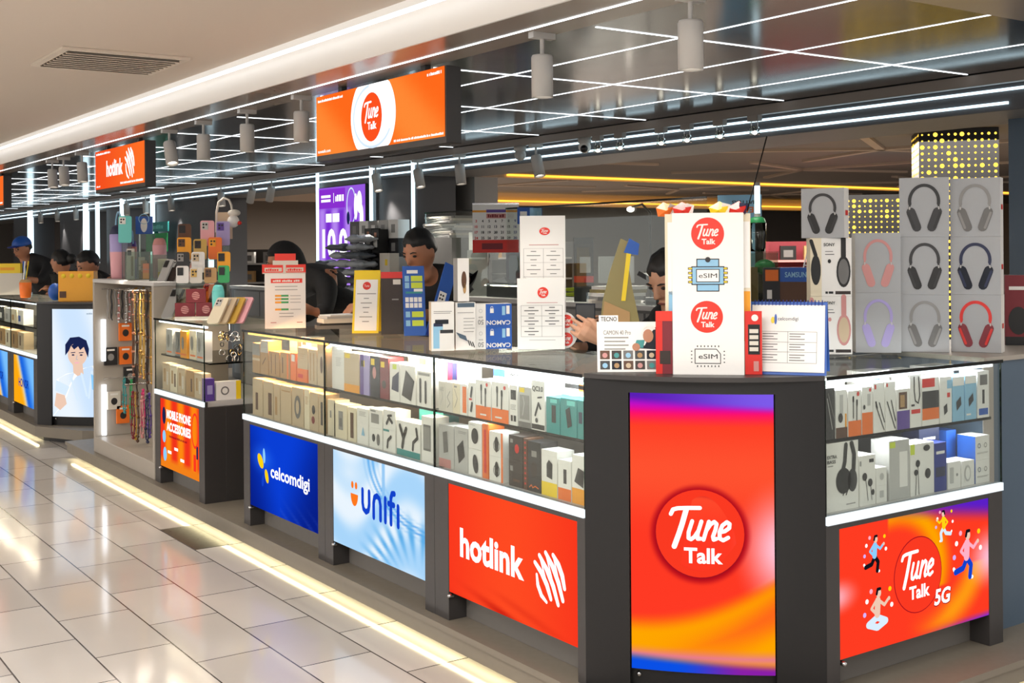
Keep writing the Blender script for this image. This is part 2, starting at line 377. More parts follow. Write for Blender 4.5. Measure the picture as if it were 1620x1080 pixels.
# ------------------------------------------------------------------ the mall hall beyond
struct('ceiling_hall', MB().box(5.6, 34, 1, 15.0, 2.62, 2.9, 'darkceil'))
struct('ceiling_hall_far', MB().box(5.6, 34, 15.0, 42, 2.78, 2.9, 'darkceil'))
struct('trim_6', MB().box(5.6, 34, 14.98, 15.02, 2.56, 2.78, 'hallbeam'))
strip('cove_light', 'warm yellow cove light line on the hall ceiling, the one above the headphone boxes', 10.3, 34, 14.92, 14.975, 2.585, 2.612, 'led_hall', None)
struct('trim_7', MB().box(8, 34, 23.0, 23.05, 2.5, 2.78, 'hallbeam'))
strip('cove_light', 'warm yellow cove light line on the hall ceiling, the lower farther one', 14.6, 34, 22.9, 22.99, 2.585, 2.615, 'led_hall', None)
strip('cove_light', 'short warm yellow cove light behind the phone cases', 9.9, 11.9, 24.6, 24.7, 2.58, 2.62, 'led_hall', None)
def ray_batten(a, b, z):
    (x0, y0), (x1, y1) = a, b; d = math.hypot(x1 - x0, y1 - y0); nx, ny = -(y1 - y0) / d * .05, (x1 - x0) / d * .05
    m = MB(); m.prism([(x0 - nx, y0 - ny), (x1 - nx, y1 - ny), (x1 + nx, y1 + ny), (x0 + nx, y0 + ny)], z - .03, z, 'hallbeam')
    struct('trim_8', m)
for cx, cy in ((9.0, 12.5), (13.5, 12.0), (15.5, 8.6), (11.5, 9.0), (18, 13)):
    for k in range(5):
        a = R(72 * k + cx * 31); ray_batten((cx, cy), (cx + 1.9 * math.cos(a), cy + 1.9 * math.sin(a)), 2.62)
for cx, cy in ((13.5, 20), (18, 19.5), (22, 20.5)):
    for k in range(5):
        a = R(72 * k + cx * 31); ray_batten((cx, cy), (cx + 2.2 * math.cos(a), cy + 2.2 * math.sin(a)), 2.78)
struct('wall_back', MB().box(8, 34, 27, 27.2, 0, 2.78, 'hallwall'))
struct('wall_right', MB().box(33.8, 34, -7, 42, 0, 4, 'hallwall'))
struct('wall_store', MB().box(5.6, 8.0, 26, 26.2, 0, 2.78, 'storewall'))
# ------------------------------------------------------------------ track lights
def spot_head(t, tilt=0, heading=0, r=.040, h=.15, drop=.085):
    m = MB(); m.box(-.05, .05, -.016, .016, -.022, 0, 'trackwhite'); m.build('track_adapter', t)
    m = MB(); m.cyl((0, 0, -drop), (0, 0, -.02), .008, 'trackwhite', n=10); m.build('stem', t)
    m = MB(); m.T = Matrix.Rotation(heading, 4, 'Z') @ Matrix.Translation((0, 0, -drop)) @ Matrix.Rotation(tilt, 4, 'Y')
    m.lathe((0, 0, 0), [(0, .004), (r * .9, .004), (r, -.004), (r, -h), (r - .006, -h), (r - .008, -h + .02)], 'trackwhite', n=24)
    c = m.build('lamp_housing', t)
    g = MB(); g.T = m.T; g.lathe((0, 0, 0), [(0, -h + .018), (r - .007, -h + .018)], 'bulb', n=20); g.build('lamp_lens', c)
def track_light(at, label, tilt=0, heading=0, group=None, watts=9, aim=None):
    t = thing('track_light', label, 'track light', at, group=group)
    spot_head(t, tilt, heading)
    d = Vector((-math.sin(tilt) * math.cos(heading), -math.sin(tilt) * math.sin(heading), -math.cos(tilt)))
    p = Vector(at) + Vector((0, 0, -.085)) + d * .155
    lamp('spot_lamp', 'SPOT', p, watts, (1, .93, .84), .03, rot=d.to_track_quat('-Z', 'Y').to_euler(), spot=75, blend=.7)
FT = ['white cylinder track light over the corner column, nearest the camera', 'white cylinder track light over the stacked phone boxes',
      'white cylinder track light beside the large orange sign', 'white cylinder track light, second from the large orange sign', 'white cylinder track light, third from the large orange sign', 'tilted white cylinder track light between the two orange signs']
for i, (y, tl, hd) in enumerate(((2.735, 0, 0), (3.517, 0, 0), (5.585, 0, 0), (6.296, 0, 0), (6.975, 0, 0), (7.59, R(22), R(90)))):
    track_light((2.58, y, 2.25), FT[i], tl, hd, watts=16)
for i, y in enumerate((9.65, 10.2, 10.57)):
    track_light((2.58, y, 2.25), ['white cylinder track light just beyond the small orange sign', 'white cylinder track light, second beyond the small orange sign', 'white cylinder track light, third beyond the small orange sign'][i], R(10), R(90), watts=14)
RL = [(6.803, 18, 'white rail spotlight beside the round camera dome'), (7.811, 10, 'white rail spotlight in front of the pale grey column'), (8.45, 18, 'white rail spotlight before the upright tube of the dark column'),
      (9.17, 20, 'white rail spotlight in front of the purple poster'), (11.4, -24, 'white rail spotlight tilted towards the purple poster, over the dark gap'), (11.9, -28, 'white rail spotlight over the dark gap, more steeply tilted'),
      (12.8, 14, 'white rail spotlight above the white cat-shaped case'), (14.47, 14, 'white rail spotlight in front of the wide grey column'), (15.45, 12, 'white rail spotlight at the edge of the wide grey column'), (16.26, 8, 'white rail spotlight above the teal phone case')]
for y, t, l in RL: track_light((4.93, y, 2.20), l, R(t), R(90), watts=40)
for k, y in enumerate((18.8, 19.9, 21.0)): track_light((4.93, y, 2.20), ['white rail spotlight left of the red neon sign', 'white rail spotlight left of the red neon sign, second', 'white rail spotlight over the cap-wearing person'][k], R(10), R(90), watts=26)
for k, (y, w) in enumerate(zip((6.109, 5.884, 5.493, 5.263, 4.988, 4.715), ('first', 'second', 'third', 'fourth', 'fifth', 'last'))):
    t = thing('rail_spot', 'small clear glass rail lamp, %s from the camera domes' % w, 'rail lamp', (4.93, y, 2.20))
    MB().box(-.018, .018, -.04, .04, -.03, 0, 'track').build('track_adapter', t)
    m = MB()
    for s in (-1, 1): m.cyl((0, s * .024, -.03), (0, s * .024, -.085), .003, 'metal', n=6)
    m.build('bracket_frame', t)
    MB().lathe((0, 0, 0), [(.026, -.075), (.024, -.06), (.03, -.105), (.028, -.108), (0, -.106)], 'acrylic', n=18).build('glass_shade', t)
    MB().ell((0, 0, -.095), .014, .014, .012, 'bulb', 10).build('bulb', t)
    lamp('spot_lamp', 'SPOT', (4.93, y, 2.085), 6, (1, .95, .88), .02, rot=(0, 0, 0), spot=80)
def dome(at, label, dark):
    t = thing('security_camera', label, 'security camera', at)
    MB().lathe((0, 0, 0), [(0, 0), (.045, 0), (.045, -.03), (.038, -.035)], 'trackwhite', n=20).build('mount', t)
    MB().ell((0, 0, -.06), .042, .042, .042, 'trackwhite' if not dark else 'white', 18).build('dome', t)
    MB().ell((-.022, -.022, -.074), .026, .026, .026, 'black' if dark else 'lightgrey', 14).build('lens', t)
dome((4.93, 6.995, 2.20), 'round white camera dome hanging beside the rail spotlights', False)
dome((4.93, 6.25, 2.20), 'round white security camera with a black lens on the rail', True)

# ------------------------------------------------------------------ lettering and marks
TUNE = [([(-.13, .80), (-.10, .93), (.02, .97), (.30, .99), (.64, 1.0)], .115), ([(.27, .95), (.26, .55), (.24, .25), (.20, -.12)], .15), ([(.52, .62), (.50, .30), (.54, .13), (.62, .10), (.70, .18), (.76, .34)], .11), ([(.78, .62), (.76, .26), (.80, .12), (.88, .13)], .11),
        ([(.99, .62), (.97, .10)], .11), ([(.98, .36), (1.05, .54), (1.14, .62), (1.22, .56), (1.23, .40), (1.21, .2), (1.25, .11), (1.32, .14)], .11), ([(1.38, .33), (1.50, .36), (1.60, .45), (1.58, .57), (1.49, .62), (1.39, .52), (1.36, .33), (1.41, .15), (1.52, .10), (1.64, .18)], .11)]
def tune_mark(m, cx, cy, s, ink='lit_white', l=2):          # s: width of the script word; white script word over a small bold word
    k = s / 1.95
    for pts, w in TUNE:
        m.stroke([(cx + k * (x - .78 + .26 * (y - .5)), cy + k * (y - .42)) for x, y in pts], w * k, ink, l)
    m.text('Talk', cx + .04 * s, cy - .40 * s, .23 * s, ink, w=.56 * s, l=l, bold=.03)
def tune_disc(m, cx, cy, r, red='tunered', ink='white', l=1):
    m.disc(cx, cy, r, red, l=l, n=40); tune_mark(m, cx, cy + .12 * r, 1.5 * r, ink, l + 1)
def shell_mark(m, cx, cy, s, ink='lit_white', l=2):         # five slanting brush strokes joined in a zigzag
    P = [(-.50, .22), (.05, -.42), (-.34, .40), (.30, -.48), (-.12, .50), (.46, -.36), (.14, .50), (.52, -.10), (.36, .42)]
    for i in range(4):
        a, b = P[2 * i], P[2 * i + 1]
        q = [(a[0] + (b[0] - a[0]) * t + .06 * math.sin(math.pi * t), a[1] + (b[1] - a[1]) * t + .05 * math.sin(math.pi * t)) for t in (0, .33, .66, 1)]
        m.stroke([(cx + s * x, cy + s * y) for x, y in q], [.10 * s, .135 * s, .135 * s, .10 * s], ink, l)
    m.stroke([(cx + s * x, cy + s * y) for x, y in ((-.44, -.02), (-.40, -.24), (-.28, -.42), (-.10, -.52))], [.07 * s, .11 * s, .11 * s, .07 * s], ink, l)
    for a, b in ((1, 2), (3, 4), (5, 6)): m.stroke([(cx + s * P[a][0], cy + s * P[a][1]), (cx + s * P[b][0], cy + s * P[b][1])], .045 * s, ink, l)
def mixc(a, b, t):
    t = max(0, min(1, t)); t = t * t * (3 - 2 * t); return tuple(x + (y - x) * t for x, y in zip(a, b))
def rgb(h): return tuple(int(h[i:i + 2], 16) / 255 for i in (0, 2, 4))

# ------------------------------------------------------------------ hanging lit signs
def hanging_sign(at, w, h, label, draw):    # faces the walkway
    t = thing('hanging_sign', label, 'sign', at, WEST)
    m = MB(); d = .075
    m.box(-w / 2, w / 2, 0, d, -h - .025, .0, 'frame'); m.box(-w / 2 + .2, -w / 2 + .24, .02, .05, 0, .03, 'frame_dark'); m.box(w / 2 - .24, w / 2 - .2, .02, .05, 0, .03, 'frame_dark')
    m.build('sign_box', t, bev=.003)
    f = MB(); f.fr = flat((0, -.002, -h / 2), (1, 0, 0), (0, 0, 1)); draw(f, w - .012, h - .004)
    f.build('lit_face', t)
def tiny(f, x, y, w, h, m='lit_signwhite', l=2):      # a line of print too small to read
    rnd = random.Random(int(x * 977 + w * 331)); q = x
    while q < x + w - h * .3:
        e = min(h * rnd.uniform(.5, 1.1), x + w - q); f.rect(q, y, q + e * .8, y + h * rnd.choice((.8, 1)), m, l); q += e * (1.0 if rnd.random() < .8 else 1.5)
def draw_tune_sign(f, w, h):
    def g(u, v): return mixc(rgb('ff6a1c'), rgb('ff8a36'), .5 + .5 * math.sin(u * 9 + v * 3))
    f.grid(24, 8, -w / 2, -h / 2, w / 2, h / 2, g)
    pts = [(-.02 + .215 * math.cos(a), max(-h / 2, min(h / 2, .205 * math.sin(a)))) for a in [R(i * 6) for i in range(60)]]
    f.poly(pts, 'lit_signwhite', 1); f.ring(-.02, 0, .185, .012, 'lit_pale', 2, ry=.142, a0=100, a1=330)
    f.disc(-.03, -.005, .1, 'lit_signred', ry=.112, l=3); tune_mark(f, -.03, .018, .155, 'lit_signwhite', 4)
    tiny(f, -w / 2 + .02, h / 2 - .03, .27, .012); tiny(f, w / 2 - .14, h / 2 - .028, .12, .013)
    f.text('tunetalk.com', -w / 2 + .015, -h / 2 + .02, .015, 'lit_signwhite', w=.14, align='l', bold=.02)
    tiny(f, w / 2 - .43, -h / 2 + .009, .42, .010)
def draw_hot_sign(f, w, h):
    f.grid(6, 4, -w / 2, -h / 2, w / 2, h / 2, lambda u, v: mixc(rgb('f5501f'), rgb('ff7028'), u))
    f.text('hotlink', -.1, -.0, .12, 'lit_signwhite', w=.40, bold=.035); shell_mark(f, .26, .01, .2, 'lit_signwhite')
    tiny(f, -w / 2 + .03, h / 2 - .03, .36, .015); tiny(f, w / 2 - .55, -h / 2 + .015, .52, .015); tiny(f, -w / 2 + .03, -h / 2 + .015, .1, .012)
hanging_sign((2.58, 4.80, 2.222), 1.225, .295, 'large lit orange hanging sign with a white oval and red disc mark', draw_tune_sign)
hanging_sign((2.58, 8.68, 2.225), 1.19, .29, 'smaller lit orange hanging sign with a white scribble shell mark', draw_hot_sign)
hanging_sign((2.58, 13.05, 2.225), 1.19, .29, 'lit orange hanging sign cut by the picture edge, farthest along the canopy', draw_hot_sign)
# ------------------------------------------------------------------ glass counters with lit panels
Z0 = .12                                    # top of the plinth
CASE = {'white': ((.95, .97, 1), 5.5), 'warm': ((1, .52, .22), 9.0), 'mixed': ((1, .82, .60), 6.0)}
def glass_counter(name, label, at, rz, w, px0, px1, draw, light='white', pz=(.105, .497), floor='lightgrey', shelf=.746, cat='display counter', depth=.54, side_wall=True):
    t = thing(name, label, cat, at, rz)
    m = MB()                                # carcass: posts beside the panel, rail above it, recessed base
    m.box(0, px0, 0, .12, 0, .512, 'frame'); m.box(px1, w, 0, .12, 0, .512, 'frame')
    m.box(px0, px1, .0, .05, pz[1], .512, 'frame'); m.box(px0, px1, .075, .095, 0, pz[1], 'base_panel')
    m.box(0, w, depth - .02, depth, 0, .54, 'frame_dark'); m.box(0, .02, .12, depth, 0, .511, 'frame'); m.box(w - .02, w, .12, depth, 0, .511, 'frame')
    m.build('carcass', t, bev=.0015)
    MB().box(.02, w - .02, .02, depth - .02, .512, .540, floor).box(0, w, .004, .02, .512, .5405, 'frame').build('case_floor', t)
    MB().box(.002, w - .002, -.006, .004, .515, .541, 'led_front').build('light_strip', t)
    f = MB(); f.box(px0 + .002, px1 - .002, .004, .03, pz[0], pz[1], 'black'); f.fr = flat(((px0 + px1) / 2, .003, (pz[0] + pz[1]) / 2), (1, 0, 0), (0, 0, 1)); draw(f, px1 - px0, pz[1] - pz[0])
    s = f.build('lit_panel', t)
    MB().lathe((px0 + .012, .0, pz[0] - .012), [(0, -.012), (.006, -.012), (.008, -.002), (.008, .01)], 'metal', n=10, axis=(0, 1, 0)).build('panel_clip', t)
    MB().box(.003, w - .003, 0, .006, .541, .946, 'glass').build('glass_front', t)
    MB().box(0, w, -.006, depth, .946, .957, 'glass').build('glass_top', t)
    e = MB()                                # green edges of the panes
    for x in (0, w - .003): e.box(x, x + .003, 0, .006, .541, .946, 'glass_edge')
    e.box(0, w, -.0068, -.006, .946, .957, 'glass_edge'); e.build('pane_edges', t)
    if shelf:
        MB().box(.008, w - .008, .035, depth - .04, shelf - .009, shelf, 'dark_glass').build('shelf', t)
    MB().box(.0, w, depth - .012, depth, .541, .944, 'midgrey').build('case_back', t)
    MB().box(.02, w - .02, .02, .032, .932, .942, 'led_warm' if light == 'warm' else 'led_case').build('case_light', t)
    col, e = CASE[light]
    M = Matrix.Translation(at) @ Matrix.Rotation(rz, 4, 'Z')
    for z, k in ((.928, 1.0), (.74, .45 if light == 'white' else .8)):
        lamp('case_lamp', 'AREA', M @ Vector((w / 2, .055, z)), e * k * w, col, w * .9, .03, rot=(Matrix.Rotation(rz, 3, 'Z') @ Matrix.Rotation(R(28), 3, 'X')).to_euler())
    return t
def figure(f, cx, cy, s, top, legs, skin, hair, run=1, l=3):    # small printed dancer of a poster
    S = lambda pts, w, m, k=0: f.stroke([(cx + run * x * s, cy + y * s) for x, y in pts], w * s, m, l + k)
    if run: S([(.02, -.05), (-.12, -.25), (-.38, -.30)], .13, legs); S([(.02, -.05), (.16, -.22), (.12, -.46)], .13, legs); S([(-.38, -.30), (-.44, -.22)], .08, 'lit_white'); S([(.12, -.46), (.20, -.48)], .08, 'lit_white')
    else: run = 1; S([(.0, -.10), (.30, -.22), (.02, -.32)], .15, legs); S([(0, -.10), (-.30, -.22), (.0, -.32)], .15, legs)
    S([(0, -.02), (.02, .26)], .19, top, 1); S([(.06, .26), (.24, .14), (.36, .24)], .075, top, 2); S([(-.06, .26), (-.20, .12), (-.08, .02)], .075, top, 2)
    f.disc(cx + run * .39 * s, cy + .26 * s, .045 * s, skin, l=l + 3); f.disc(cx + run * .04 * s, cy + .43 * s, .085 * s, skin, l=l + 3, ry=.1 * s)
    S([(-.03, .42), (.0, .52), (.09, .52)], .07, hair, 4)
    for x, y, m in ((-.34, .3, 'lit_white'), (.5, .1, 'lit_white'), (.44, .46, 'lit_yellow'), (-.42, .02, 'lit_lilac'), (-.2, .5, 'lit_pink')): f.disc(cx + x * s, cy + y * s, .055 * s, m, l=l, n=12)
def draw_hotlink(f, w, h):
    def g(u, v):
        c = mixc(rgb('ff4a22'), rgb('f8321c'), abs(u - .5) * 1.3)
        k = max(0, .22 - v) * 4 * (.5 + .5 * math.sin(26 * (v * 1.6 + u * .55 - .2))) * max(0, 1 - abs(u - .45) * 1.7)
        return mixc(c, rgb('c81f12'), k)
    f.grid(60, 40, -w / 2, -h / 2, w / 2, h / 2, g)
    f.text('hotlink', -w / 2 + .36 * w, -.002, .105, 'lit_signwhite', w=.52 * w, l=2, bold=.032)
    shell_mark(f, .305 * w, -.012, .155, 'lit_signwhite', 3)
def draw_unifi(f, w, h):
    def g(u, v):
        k = math.sin(9 * v - 5 * u + 2.2 * math.sin(6 * u)); c = mixc(rgb('e9f5ff'), rgb('a9d6fb'), .5 + .5 * k)
        q = math.hypot(u - 1.05, v - 1.05); c = mixc(c, rgb('3f9be8'), max(0, 1 - abs(q - .62) * 9) * (.5 + .5 * math.sin(q * 120)))
        q = math.hypot(u - .95, (v + .25) * .8); c = mixc(c, rgb('58abe9'), max(0, 1 - abs(q - .5) * 4) * (.45 + .45 * math.sin(math.atan2(v + .25, u - .95) * 34)))
        if .565 < u < .60 and v > .52: c = mixc(c, rgb('8cc4f4'), .8)
        return mixc(c, rgb('ffffff'), .55 * max(0, 1 - math.hypot(u - .2, v - .8) * 2))
    f.grid(90, 50, -w / 2, -h / 2, w / 2, h / 2, g)
    b = 'lit_blue'; x0 = -.115; k = .095
    T = lambda pts: f.stroke([(x0 + k * x, -.03 + k * y) for x, y in pts], k * .24, b, 3)
    T([(0, 1), (0, .45), (.08, .2), (.3, .1), (.52, .2), (.6, .45), (.6, 1)]); T([(1.0, 0), (1.0, .6), (1.08, .85), (1.3, .95), (1.52, .85), (1.6, .6), (1.6, 0)])
    T([(2.02, 0), (2.02, .95)]); T([(2.5, 0), (2.5, 1.05), (2.6, 1.25), (2.8, 1.28)]); T([(2.3, .8), (2.75, .8)]); T([(3.1, 0), (3.1, .8)])
    for x in (-.205, -.172): f.disc(x, .072, .011, 'lit_orange', ry=.015, l=3)
    f.poly([(-.188 + .033 * math.cos(a), .036 + .05 * min(0, math.sin(a))) for a in [R(180 + 180 * i / 16) for i in range(17)]], 'lit_orange', 3)
def draw_celcom(f, w, h):
    def g(u, v):
        c = mixc(rgb('0a3fd6'), rgb('071e86'), abs(u - .45) * 1.5 + (.5 - v) * .5)
        c = mixc(c, rgb('2f78ff'), max(0, 1 - math.hypot(u - .2, v - .62) * 4) * .7)
        return mixc(c, rgb('5a7ce8'), .45 * max(0, math.sin(40 * (v + u * .9))) * max(0, .35 - v) * 2 * (u > .45))
    f.grid(60, 40, -w / 2, -h / 2, w / 2, h / 2, g)
    f.text('celcomdigi', .105 * w, -.005, .078, 'lit_signwhite', w=.56 * w, l=2, bold=.022)
    f.disc(-.33 * w, .035, .042, 'lit_yellow', ry=.026, l=3, a=R(-42)); f.disc(-.235 * w, -.028, .034, 'lit_yellow', ry=.019, l=3, a=R(-65)); f.disc(-.275 * w, .065, .036, 'lit_sky', ry=.014, l=2, a=R(95)); f.disc(-.295 * w, -.055, .03, 'lit_blue', ry=.014, l=2, a=R(75))
def draw_5g(f, w, h):
    def g(u, v):
        c = rgb('ff3c22')
        q = math.hypot((u - .50) * 1.9, v - .5)
        c = mixc(c, rgb('ffa400'), max(0, 1 - abs(math.hypot((u - .35) * 1.6, v - .55) - .48) * 6) * (u > .3) * (v > .35)); c = mixc(c, rgb('ff9a14'), max(0, 1 - abs(math.hypot((u - .55) * 1.5, v - .62) - .56) * 5) * (v < .5) * max(0, min(1, u * 3 - 1.2)))
        c = mixc(c, rgb('ffc2d8'), max(0, 1 - math.hypot(u - 1.02, (v - .5) * .7) * 4.5)); c = mixc(c, rgb('ffb3bf'), max(0, 1 - math.hypot(u + .02, v - .48) * 6))
        c = mixc(c, rgb('5a1fc8'), max(0, (u - .5) * 1.6 + (v - .92) * 6) * (v > .7)); return mixc(c, rgb('7a2fd8'), max(0, .06 - v) * 14 * max(0, u - .4) * 1.7)
    f.grid(70, 40, -w / 2, -h / 2, w / 2, h / 2, g)
    f.disc(0, .0, .121, 'lit_darkred', l=1, n=40); f.disc(0, .0, .118, 'lit_red', l=2, n=40); tune_mark(f, -.002, .02, .185, 'lit_signwhite', 3)
    f.text('5G', .165 * w, -.09, .055, 'lit_darkred', w=.085, l=3, bold=.05, slant=.15); f.text('5G', .163 * w, -.088, .052, 'lit_signwhite', w=.08, l=4, bold=.03, slant=.15)
    figure(f, -.285 * w, .095, .11, 'lit_sky', 'lit_black', 'lit_skin', 'lit_black', 1); figure(f, .335 * w, .022, .155, 'lit_pink', 'lit_blue', 'lit_skin', 'lit_black', 1)
    figure(f, .175 * w, .135, .095, 'lit_yellow', 'lit_pale', 'lit_skin', 'lit_black', -1); figure(f, -.27 * w, -.085, .14, 'lit_skin', 'lit_pale', 'lit_skin', 'lit_black', 0)
def draw_accessories(f, w, h):
    def g(u, v): return mixc(rgb('ff8a12'), rgb('f1341c'), .5 + .5 * math.sin(u * 19 + .8)) if v > .1 else rgb('f4821a')
    f.grid(40, 12, -w / 2, -h / 2, w / 2, h / 2, g)
    for y, s in ((.115, 'MOBILE PHONE'), (.045, 'ACCESSORIES')): f.text(s, -.01, y, .052, 'lit_signwhite', w=.62 * w, l=3, bold=.04)
    tiny(f, -.17, -.015, .3, .012, 'lit_darkred', 3)
    f.disc(-.4 * w, .1, .03, 'lit_navy', ry=.05, l=2); f.disc(-.4 * w, -.02, .028, 'lit_sky', ry=.035, l=2); f.disc(-.38 * w, -.12, .03, 'lit_sky', ry=.04, l=2); f.ring(.4 * w, .07, .05, .014, 'lit_red', 3, ry=.09); f.rect(.36 * w, -.15, .42 * w, -.06, 'lit_red', 3); f.rect(.43 * w, -.08, .47 * w, -.01, 'lit_navy', 3)
    for x, y in ((-.05, -.07), (-.16, -.1), (.05, -.12)): f.rect(x - .03, y - .008, x + .03, y + .008, 'lit_signwhite', 3)
def draw_honor(f, w, h):
    def g(u, v):
        k = u + .45 * (v - .5); return mixc(mixc(rgb('ffab12'), rgb('f4ead0'), (k - .25) * 4), mixc(rgb('1a66e0'), rgb('7ac0ff'), (k - .55) * 2.4), (k - .38) * 6)
    f.grid(30, 14, -w / 2, -h / 2, w / 2, h / 2, g)
    f.text('HONOR', .0, -.02, .07, 'lit_deepblue', w=.5 * w, l=2, bold=.02)
glass_counter('glass_counter', 'glass display counter with the plain red lit panel, beside the corner column', (2.268, 3.783, Z0), WEST, .896, .096, .855, draw_hotlink)
glass_counter('glass_counter', 'glass display counter with the pale blue swirl lit panel', (2.268, 4.70, Z0), WEST, .916, .077, .845, draw_unifi, 'mixed')
glass_counter('glass_counter', 'glass display counter with the dark blue lit panel, end of the long run', (2.268, 5.61, Z0), WEST, .909, .078, .84, draw_celcom, 'warm')
glass_counter('glass_counter', 'glass display counter with the dancers on its red and orange lit panel', (2.776, 2.38, Z0), 0, .889, .06, .812, draw_5g, shelf=.760, depth=.505)
glass_counter('glass_counter', 'small glass counter with the orange striped accessories panel, next to the strap rack', (2.268, 6.955, Z0), WEST, .805, .087, .722, draw_accessories, 'mixed')
for i, l in enumerate(('glass counter with a yellow and blue lit panel, beside the portrait screen', 'glass counter with a yellow and blue lit panel, cut by the picture edge', 'last glass counter of the far kiosk, mostly outside the picture')):
    glass_counter('glass_counter', l, (2.268, 10.72 + i * .92, Z0), WEST, .915, .10, .80, draw_honor, 'mixed')

# corner columns with a bowed lit screen
EX, NO = Vector((1, -1, 0)) / 2 ** .5, Vector((-1, -1, 0)) / 2 ** .5
def corner_display(label, at, draw, wd=.716, bow=.045, sx=(.137, .571), sz=(.19, 1.026)):
    t = thing('corner_display', label, 'display column', at)
    def fr(x, y, h=0):
        k = x / wd; p = EX * x + NO * (4 * bow * k * (1 - k) + h); return (p.x, p.y, y - Z0)
    def slab(m, a, b, z0, z1, mat, h0=-.1, h1=0.0, n=10):   # curved slab between a and b along the front
        xs = [a + (b - a) * i / n for i in range(n + 1)]
        vs = [fr(x, z, h) for z in (z0, z1) for h in (h0, h1) for x in xs]; k = n + 1
        fs = []
        for i in range(n):
            fs += [(k + i, k + i + 1, 3 * k + i + 1, 3 * k + i), (i + 1, i, 2 * k + i, 2 * k + i + 1), (i, i + 1, k + i + 1, k + i), (2 * k + i + 1, 2 * k + i, 3 * k + i, 3 * k + i + 1)]
        fs += [(0, k, 3 * k, 2 * k), (2 * k - 1, k - 1, 3 * k - 1, 4 * k - 1)]; m.add(vs, fs, mat)
    xs = [wd * i / 24 for i in range(25)]; q = lambda x, h=0: tuple(fr(x, 0, h)[:2]); sa, sb = sx
    mid = [x for x in xs if sa < x < sb]; lo = [x for x in xs if x < sa]; hi = [x for x in xs if x > sb]; rec = -.03
    cut = [q(x) for x in lo] + [q(sa), q(sa, rec)] + [q(x, rec) for x in mid] + [q(sb, rec), q(sb)] + [q(x) for x in hi] + [(EX.x * wd, 0)]
    m = MB(); m.prism(cut, 0, sz[1] - Z0, 'frame_dark'); m.prism([q(x) for x in xs] + [(EX.x * wd, 0)], sz[1] - Z0, .946, 'frame_dark')
    m.build('column_body', t)
    xs = [wd * i / 20 for i in range(21)]
    MB().prism([fr(x, 0, .004 + .16 * (x / wd) * (1 - x / wd))[:2] for x in xs] + [(EX.x * wd, .0)], .946, .96, 'frame').build('top_plate', t)
    f = MB(); slab(f, sx[0] + .004, sx[1] - .004, sz[0], sz[1], 'black', -.03, -.0125)
    f.fr = lambda x, y, h: fr((sx[0] + sx[1]) / 2 + x, (sz[0] + sz[1]) / 2 + y, h - .012); draw(f, sx[1] - sx[0] - .008, sz[1] - sz[0])
    f.build('lit_screen', t)
    MB().lathe(fr(sx[0] + .025, sz[0] - .02, -.03), [(0, .012), (.006, .012), (.008, .006), (.008, -.001)], 'metal', n=10, axis=NO).build('panel_clip', t)
    return t
def draw_tune_screen(f, w, h):
    def g(u, v):
        c = mixc(rgb('ff3a24'), rgb('ff5230'), max(0, 1 - abs(v - .72) * 4))
        o = v - (.19 + .16 * u * u)
        c = mixc(c, rgb('ffa600'), (-o + .02) * 12 if v > .04 else 1); c = mixc(c, rgb('ff6a1a'), max(0, 1 - abs(o + .13) * 9) * u)
        c = mixc(c, rgb('ffc9dc'), max(0, 1 - math.hypot((u - 1.05) * .9, (v - .45) * 1.25) * 3.0) * (1 if o > 0 else max(0, 1 + o * 20)))
        c = mixc(c, rgb('e070c8'), max(0, .04 - abs(v - .055)) * 16); c = mixc(c, mixc(rgb('0a50e6'), rgb('8a1fa8'), (u - .3) * 2), (.045 - v + .02 * (1 - u)) * 28)
        q = math.hypot((u - .486) * w, (v - .4965) * h); c = mixc(c, rgb('b00d1c'), max(0, 1 - abs(q - .131) / .026)); c = mixc(c, rgb('ff0a78'), (v - .875) * 14); c = mixc(c, rgb('c010c8'), (v - .92) * 22); return mixc(c, mixc(rgb('5a1fb4'), rgb('7d5bea'), u), (v - .955 + .03 * u) * 28)
    f.grid(80, 160, -w / 2, -h / 2, w / 2, h / 2, g)
    f.disc(-.006, -.002, .133, 'lit_darkred', l=2, n=48); f.disc(-.006, .0, .131, 'lit_red', l=3, n=48); tune_mark(f, -.004, .016, .205, 'lit_signwhite', 5)
